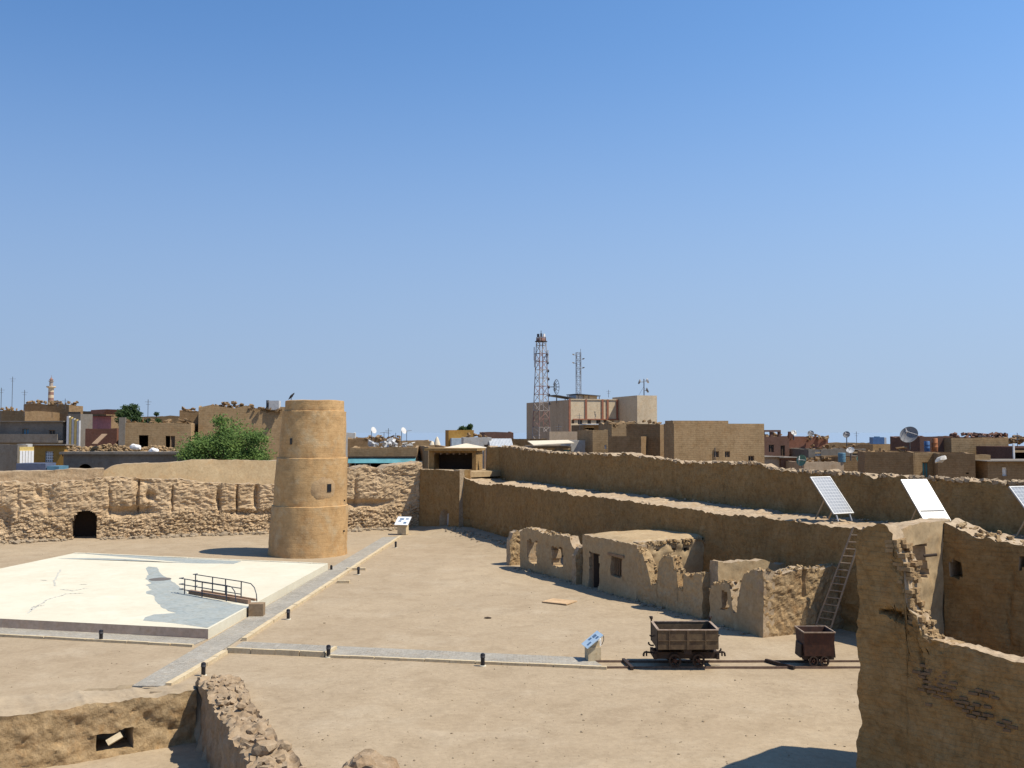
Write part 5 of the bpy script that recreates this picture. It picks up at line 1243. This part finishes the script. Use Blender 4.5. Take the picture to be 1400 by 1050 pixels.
building('house','dark red low shed right of the pale pink shed','house',104,1066,1092,626,10,MAROON,depth=5,par=.15,group=GT,lip=.06)
building('house','low grey flat roof with white washing and dishes on it','house',100,1098,1152,632,10,PINKT,depth=6,par=.25,ragged=.06,group=GT)
building('house','grey house with a white panel behind the washing roof','house',112,1104,1182,614,10,GREYC,depth=6,par=.3,ragged=.1,group=GT,holes=[(1113,615,1121,623,'white'),(1164,614,1178,622,'window')])
building('house','low brown house right of the washing roof','house',104,1150,1186,625,10,BROWNB,depth=6,par=.2,ragged=.1,group=GT)
building('house','tan skyline house under the blue water tank','house',140,1192,1233,607.5,8,TANB,depth=8,group=GT,holes=[(1222,610,1226,613,'window')])
building('house','plain dark brown house in shade left of the small blue door','house',88,1181,1249,618,-14,BROWNB,depth=7,par=.25,group=GT,ragged=.05)
b = building('house','tan house with small blue door, behind the glaring solar panel','house',87,1247,1283,619,8,TANB,depth=6,par=.3,group=GT,holes=[(1259,632,1268,655,'teal')])
building('house','dark brown house right of the small blue door','house',85,1280,1331,620,-14,BROWNB,depth=6,par=.2,group=GT,ragged=.04,holes=[(1318,646,1322,648,'open')])
building('house','stone walled upper house with barrels beside it, far right','house',96,1299,1377,598.5,8,TANB,depth=7,par=.5,group=GT,ragged=.25)
building('house','sandy house end between the dark brown house and the far right wall','house',86,1330,1352,622,12,TANB,depth=6,par=.2,group=GT,ragged=.05)
b = building('house','dark house with white framed opening at the far right edge','house',90,1381,1470,611,4,MAROON,depth=6,par=.3,group=GT,holes=[(1384,612,1440,628,'open')])
s0,z = b.sz(1382,606); s1,zl = b.sz(1384,629); MB().b2(s0,s1,-.15,-.005,zl,z).build('white_frame', WHITE, b.t); MB().b2(s1,s1+4,-.15,-.005,zl-.15,zl).build('white_frame', WHITE, b.t)
building('house','dark brown low front with a cream plate, far right below the framed opening','house',84,1348,1470,631,3,BROWNB,depth=5,par=.2,group=GT,lip=.08,holes=[(1367.5,639,1374,651,'white')])
building('house','dark brick yard behind the blue and orange barrels','house',97,1256,1302,597,6,MAROON,depth=6,par=.3,group=GT,ragged=.2)

# ---- water tanks, barrels and rooftop things
def barrel(px_,py_,d,h,w,mat,label,cat='barrel',nm='barrel'):
    q = AT(px_,py_,d); t = MB().lathe([(w/2*.92,0),(w/2,.04*h),(w/2,.33*h),(w/2*1.04,.35*h),(w/2,.37*h),(w/2,.64*h),(w/2*1.04,.66*h),(w/2,.68*h),(w/2,.96*h),(w/2*.9,h)],14,(0,0,0)).build(nm, mat, smooth=True)
    t.location = q; return tag(t, label, cat)
barrel(1267.5,617.5,93,.98,.52,BLUEB,'blue barrel on the rooftop beside the orange barrel')
barrel(1278,617.5,93,1.25,.55,ORANGE,'orange barrel on the rooftop beside the blue barrel')
q = AT(1201,607,139); t = thing('water_tank','blue rooftop water tank on the tan skyline house','water tank',(q.x,139,q.z))
MB().b2(-1.0,.55,-.7,.7,0,.95).build('tank', BLUEB, t); MB().b2(.6,.9,-.6,.6,0,.9).build('side_panel', LGREY, t); MB().b2(-.5,.1,-.3,.3,.951,1.05).build('hatch', BLUEP, t)
q = AT(376,558,114); t = thing('water_tank','grey square water tank on the tall blank tan house','water tank',(q.x,114,q.z-.3)); MB().b2(-.6,.55,-.5,.5,.1,1.15).build('tank', LGREY, t); MB().b2(-.5,.5,-.4,.4,0,.1).build('base', GREYC, t)
barrel(366,558.5,114,.95,.36,DGREY,'narrow dark tank beside the grey square tank on the tan house','water tank','water_tank')
barrel(1151,632,101,.95,.75,BLUEP,'dark blue barrel on the low brown roof among the dishes')
def dish(px_,py_,d,rad,az,el,mat,label,base_y,cat='satellite dish'):
    q = AT(px_,py_,d); zb_ = zpix(0,d,base_y); t = thing('satellite_dish', label, cat, (q.x,d,zb_), 0, 'rooftop satellite dishes')
    h = q.z-zb_; M = Matrix.Rotation(R(az),3,'Z') @ Matrix.Rotation(R(90-el),3,'X'); c = Vector((0,0,h)); n = 28
    prof = [(rad*k/7, rad*.26*(k/7)**2) for k in range(1,8)]; prof2 = prof+[(rad,rad*.26-.03)]+[(r_a*.99,z-.04) for r_a,z in prof[::-1]]
    MB().lathe(prof2,n,c,M,cap=True).build('reflector', mat, t, smooth=True)
    f = c + M@Vector((0,0,rad*.95)); m = MB()
    for a in (0,2.1,4.2): m.tube(c+M@Vector((rad*.9*math.cos(a),rad*.9*math.sin(a),rad*.22)), f, .025,5)
    m.lathe([(.06,-.1),(.08,.1)],8,f,M); m.build('feed', DISHW, t)
    MB().tube((0,0,-.3),c+M@Vector((0,0,-.03)),.06,7).build('stand', DGREY, t)
    return t
# az: heading of the face (0 = towards the camera), el = upwards
dish(1243.5,595.5,91,.82,-40,28,DISHG,'largest grey satellite dish, beside the barrels on the right',610)
dish(1085,592,112,.34,15,30,DISHW,'pale dish beside a red stub on the red brown house',598)
dish(1108.5,593,112,.36,-20,30,DISHG,'grey dish on the right part of the red brown house roof',598)
dish(1157.5,594.5,120,.42,-30,25,DISHG,'dish high on a stand over the dim skyline house',606)
dish(1096.5,629.5,98,.55,-50,10,GREEND,'green tinted dish side on, in front of the pale pink shed',637)
dish(1177,627.5,99,.42,-15,15,GREEND,'dark green dish facing front at the low brown house',635)
dish(1163,616,103,.40,-30,40,DISHW,'tilted white dish above the dark blue barrel',626)
q = AT(1081,590,114); tag(MB().b2(q.x-.25,q.x+.25,113.8,114.3,q.z-.8,q.z).build('roof_stub', REDB),'short red brick stub on the roof beside the pale dish','roof stub')
t = AT(1284,628,84); MB_ = MB(); rock(MB_,(0,0,0),.42,r_,(1.3,.9,.6),2); o = MB_.build('bundle', WHITEW, smooth=True); o.location = t+Vector((0,-.3,0)); o.rotation_euler=(0,R(-25),0); tag(o,'pale bundle hanging on the wall right of the small blue door','bundle')
# antenna clutter
def aerial(px_,ytop,ybase,d,label,kind):
    q = AT(px_,ybase,d); h = zpix(0,d,ytop)-q.z; t = thing('roof_aerial', label, 'aerial', q, 0, 'television aerials on the roofs')
    MB().tube((0,0,-.3),(0,0,h),.035,5).build('pole', DGREY, t); m = MB()
    if kind == 0:
        m.tube((-.5,0,h-.08),(.6,0,h+.05),.03,5)
        for k in range(6): m.tube((-.45+k*.2,-.3,h-.07+k*.02),(-.45+k*.2,.3,h-.07+k*.02),.02,4)
        m.build('yagi', STEEL, t)
    elif kind == 1:
        m.lathe([(.02,0),(.3,.05),(.42,.12)],12,(0.2,-.1,h-.05),Matrix.Rotation(R(65),3,'Y')@Matrix.Rotation(R(35),3,'X')); m.build('small_dish', DISHW, t)
    else: m.tube((-.4,0,h-.3),(.4,0,h-.3),.025,4); m.tube((-.25,0,h-.6),(.25,0,h-.6),.025,4); m.build('crossbar', STEEL, t)
for a in [(508,588,602,120,'white dish aerial on a pole, leftmost of the cluster right of the tower',1),(531,585.5,602,120,'tall crossed aerial in the middle of the cluster right of the tower',2),
          (525,591,602,118,'comb aerial left of the tall crossed one',0),(549,588.5,602,120,'white dish aerial right of the tall crossed one',1),(556,589,602,122,'comb aerial, rightmost of the cluster right of the tower',0),(541,592,602,122,'small crossed aerial between two white dish aerials',2),
          (33,533,566,122,'bare aerial rod left of the minaret',3),(16,515,570,135,'tall thin aerial rod far left of the minaret',3),(1,530,572,125,'aerial at the left picture edge',2),(89,545,556,130,'crossed aerial on the ragged brown house right of the minaret',2),(79,547,553,132,'thin aerial rod right beside the minaret',3),
          (202,546,580,118,'thin aerial rod above the two door house',3),(1002,581,588,98,'short pipe aerial on the large windowed house',3),(832,533,541,166,'small crossed aerial on the exchange roof',2),(764,580,600,130,'crossed aerial before the shaded exchange side',2),(792,565,590,130,'thin aerial rod before the exchange pilasters',3),(1391,592,606,96,'crossed aerial at the right picture edge',2),(1343,592,600,97,'thin aerial rod on the stone walled upper house',3),(1171,590,606,140,'thin aerial rod right of the high stand dish',3)]: aerial(*a)
for (x_,y_,d,s_,lab,mm) in ((515,606,118,.9,'heap of pale scrap and chairs on the antenna roof',LGREY),(534,603,119,.7,'smaller scrap heap right of the chairs',LGREY),(552,608,112,1.2,'whitewashed wall stub on the antenna roof',WHITEW)):
    q = AT(x_,y_,d); m = MB()
    for k in range(10): blocky(m,(q.x+r_.uniform(-s_,s_),q.y+r_.uniform(-.6,.6),q.z+r_.uniform(-.7,.2)),(r_.uniform(.3,.8),r_.uniform(.2,.5),r_.uniform(.1,.5)),r_)
    tag(m.build('scrap_heap', mm), lab, 'scrap heap')
for (x_,h_,lab) in ((597.5,14,'left and taller of two pale conical tents on the skyline by the guard hut'),(591,8,'right and shorter of two pale conical tents')):
    q = AT(x_,611,112); m = MB(); hh = h_*112/F; m.lathe([(.42,0),(.36,hh*.3),(.2,hh*.75),(.1,hh*.93),(.03,hh)],10); o = m.build('canvas_tent', CANVAS, smooth=True); o.location = q
    tag(o, lab.replace('right and shorter of two pale conical tents','shorter of two pale conical tents on the skyline by the guard hut').replace('left and ',''), 'tent')
r2 = random.Random(11)
for (x0_,x1_,y_,d,n_,nm) in ((40,106,552,135,70,'a'),(285,345,557,113,70,'b'),(345,386,560,113,30,'b'),(250,300,563,117,40,'c'),(1300,1378,598,97,110,'d'),(500,548,600,128,50,'e'),(900,920,580,102,6,'f'),(1378,1400,601,98,40,'g'),(168,260,578,109,40,'h'),(1046,1130,597,117,30,'i'),(1182,1248,617,89,16,'j'),(836,900,580,103,14,'k'),(1104,1180,613,113,26,'l'),(1100,1150,631,101,22,'m'),(702,746,605,121,30,'n'),(0,34,561,130,20,'o'),(640,668,597,119,14,'p')):
    m = MB()
    for k in range(n_):
        px_ = r2.uniform(x0_,x1_); q = AT(px_,y_,d+r2.uniform(.3,2)); hgt = 1.0 if nm!='b' else 1.4*math.exp(-((px_-312)/16)**2)+.5
        blocky(m,(q.x,q.y,q.z+r2.uniform(-.3,.35)*hgt),(r2.uniform(.15,.7),r2.uniform(.1,.4),r2.uniform(.08,.3)),r2)
    tag(m.build('roof_debris', BROWNB if nm!='d' else MAROON), kind='stuff')

# ---- trees
def tree(px_, ytop, ybot_vis, d, w_px, label, leaf, n, lsz, blobs, seed):
    rng = random.Random(seed); q = AT(px_,ytop,d); H = q.z; rad = w_px*d/F/2; zb_ = zpix(0,d,ybot_vis)
    t = thing('tree', label, 'tree', (q.x,d,0)); tk = MB()
    zc = (H+zb_)/2; fork = max(1.2, zb_*.5)
    tk.tube((0,0,-.2),(.1,0,fork),.24,9,.18)
    cl = []
    for k in range(blobs):
        a = rng.uniform(0,6.283); rr = rad*math.sqrt(rng.random())*.85; h = rng.random(); 
        z = zb_-.6 + (H-zb_+.3)*h*(1-.55*(rr/rad)**2); br = rng.uniform(.16,.34)*rad
        cl.append((Vector((rr*math.cos(a), rr*math.sin(a)*.8, z-br*.4)), br))
    for c, br in cl:
        m_ = Vector((c.x*.45,c.y*.45,fork+(c.z-fork)*.55)); tk.tube((.1,0,fork-.1),m_,.10,5,.06); tk.tube(m_,c,.06,5,.02)
    tk.build('trunk', BARK, t)
    lv = MB()
    for k in range(n):
        c, br = cl[rng.randrange(len(cl))]
        v = Vector((rng.gauss(0,1),rng.gauss(0,1),rng.gauss(0,1))); v.normalize(); v *= br*(rng.random()**.45)*rng.uniform(.7,1.55); v.z *= .8
        p = c+v; u = Vector((rng.gauss(0,1),rng.gauss(0,1),rng.gauss(0,.7))).normalized(); w = u.orthogonal().normalized(); s = lsz*rng.uniform(.6,1.3)
        lv.add([p-u*s, p+w*s*.38, p+u*s, p-w*s*.38],[(0,1,2,3)])
    lv.build('crown', leaf, t)
tree(308,564,632,89,128,'bright green bushy tree directly behind the smooth parapet, left of the tower',LEAF,26000,.13,60,5)
tree(176,548,574,122,36,'dark green tree above the two door house',LEAFD,5500,.17,22,6)
tree(209,560,574,123,24,'small dark treetop right of the taller dark tree',LEAFD,1400,.2,8,8)
tree(190,554,574,121,18,'thin dark treetop leaning against the taller dark tree',LEAFD,900,.2,6,12)
tree(635,573.5,592,165,28,'far dark green tree behind the ochre topped house',LEAFD,3500,.22,14,9)

# ---- further rows of houses that close the town off behind
rk = random.Random(21)
fl = ['pale','tan','brown','sandy','dusty','grey']
far = [(452,480,596,170),(486,512,598,175),(560,592,604,200),(648,668,599,180),(676,706,600,190),(706,722,601,200),(898,910,588,170),(1046,1070,604,180),(1130,1160,609,190),(1160,1196,610,185),(1230,1258,612,170)]
txt = ['far skyline house seen just right of the tower','far skyline house behind the antenna roof','far low house left of the guard hut on the skyline','far low house behind the whitewashed building','far low house behind the pale ribbed roof','far low house just left of the exchange side wall','far house glimpsed between exchange block and large windowed house','far house behind the maroon roof frames','far house below the high stand dish','far house left of the blue water tank','far house left of the largest dish']
for (x0_,x1_,y_,d),lb in zip(far,txt): building('house', lb, 'house', d, x0_, x1_, y_, rk.uniform(4,12), rk.choice((TANB,BROWNB,PINKT)), depth=9, ragged=.15, group=GT)

# =====================================================  sky, sun, camera
EL, AZ = R(58), R(-15)
to_sun = Vector((math.cos(EL)*math.cos(AZ), math.cos(EL)*math.sin(AZ), math.sin(EL)))
sun = bpy.data.lights.new('sun','SUN'); sun.energy = 4.95; sun.angle = R(.5); sun.color = (1,.92,.79)
so_ = bpy.data.objects.new('sun', sun); COL.objects.link(so_); so_.rotation_euler = to_sun.to_track_quat('Z','Y').to_euler(); so_.location = (30,0,60)
W_ = bpy.data.worlds.new('World'); SC.world = W_; W_.use_nodes = True; nt = W_.node_tree
sk = nt.nodes.new('ShaderNodeTexSky'); sk.sky_type = 'NISHITA'; sk.sun_disc = False; sk.sun_elevation = EL; sk.sun_rotation = R(90)-AZ
sk.air_density = 1.0; sk.dust_density = 0.0; sk.ozone_density = 8.0; sk.altitude = 0
bg = nt.nodes['Background']; bg.inputs['Strength'].default_value = .107
tc = N(nt,'ShaderNodeTexCoord'); sp = N(nt,'ShaderNodeSeparateXYZ'); nt.links.new(tc.outputs['Generated'], sp.inputs[0])
vm = N(nt,'ShaderNodeVectorMath', operation='MULTIPLY_ADD'); vm.inputs[1].default_value = (1,1,.92); vm.inputs[2].default_value = (0,0,.10)
nt.links.new(tc.outputs['Generated'], vm.inputs[0]); nt.links.new(vm.outputs[0], sk.inputs['Vector'])
hz = N(nt,'ShaderNodeMapRange', interpolation_type='SMOOTHSTEP'); hz.inputs[1].default_value = -.02; hz.inputs[2].default_value = .42; hz.inputs[3].default_value = .92; hz.inputs[4].default_value = 0
nt.links.new(sp.outputs['Z'], hz.inputs[0])
def lin(c): return tuple((((v/255)+.055)/1.055)**2.4/1.32/.107 for v in c)
tl = mixc(nt, ramp(nt, sp.outputs['X'], -.5, .5), (.96,1.14,1.20), (1.36,1.47,1.43))
tint = mixc(nt, 1.0, sk.outputs[0], tl, 'MULTIPLY')
hl = mixc(nt, ramp(nt, sp.outputs['X'], -.5, .5), lin((160,178,203)), lin((174,191,214)))
nt.links.new(mixc(nt, hz.outputs[0], tint, hl), bg.inputs['Color'])
cam = bpy.data.cameras.new('camera'); cam.lens = 35.0; cam.sensor_width = 36.0; cam.clip_end = 20000; cam.clip_start = .1
co = bpy.data.objects.new('camera', cam); COL.objects.link(co); co.location = (0,0,CZ); co.rotation_euler = (R(90)+PITCH,0,0); SC.camera = co
SC.view_settings.view_transform = 'Standard'; SC.view_settings.look = 'None'; SC.view_settings.exposure = 0.4; SC.view_settings.gamma = 1.0
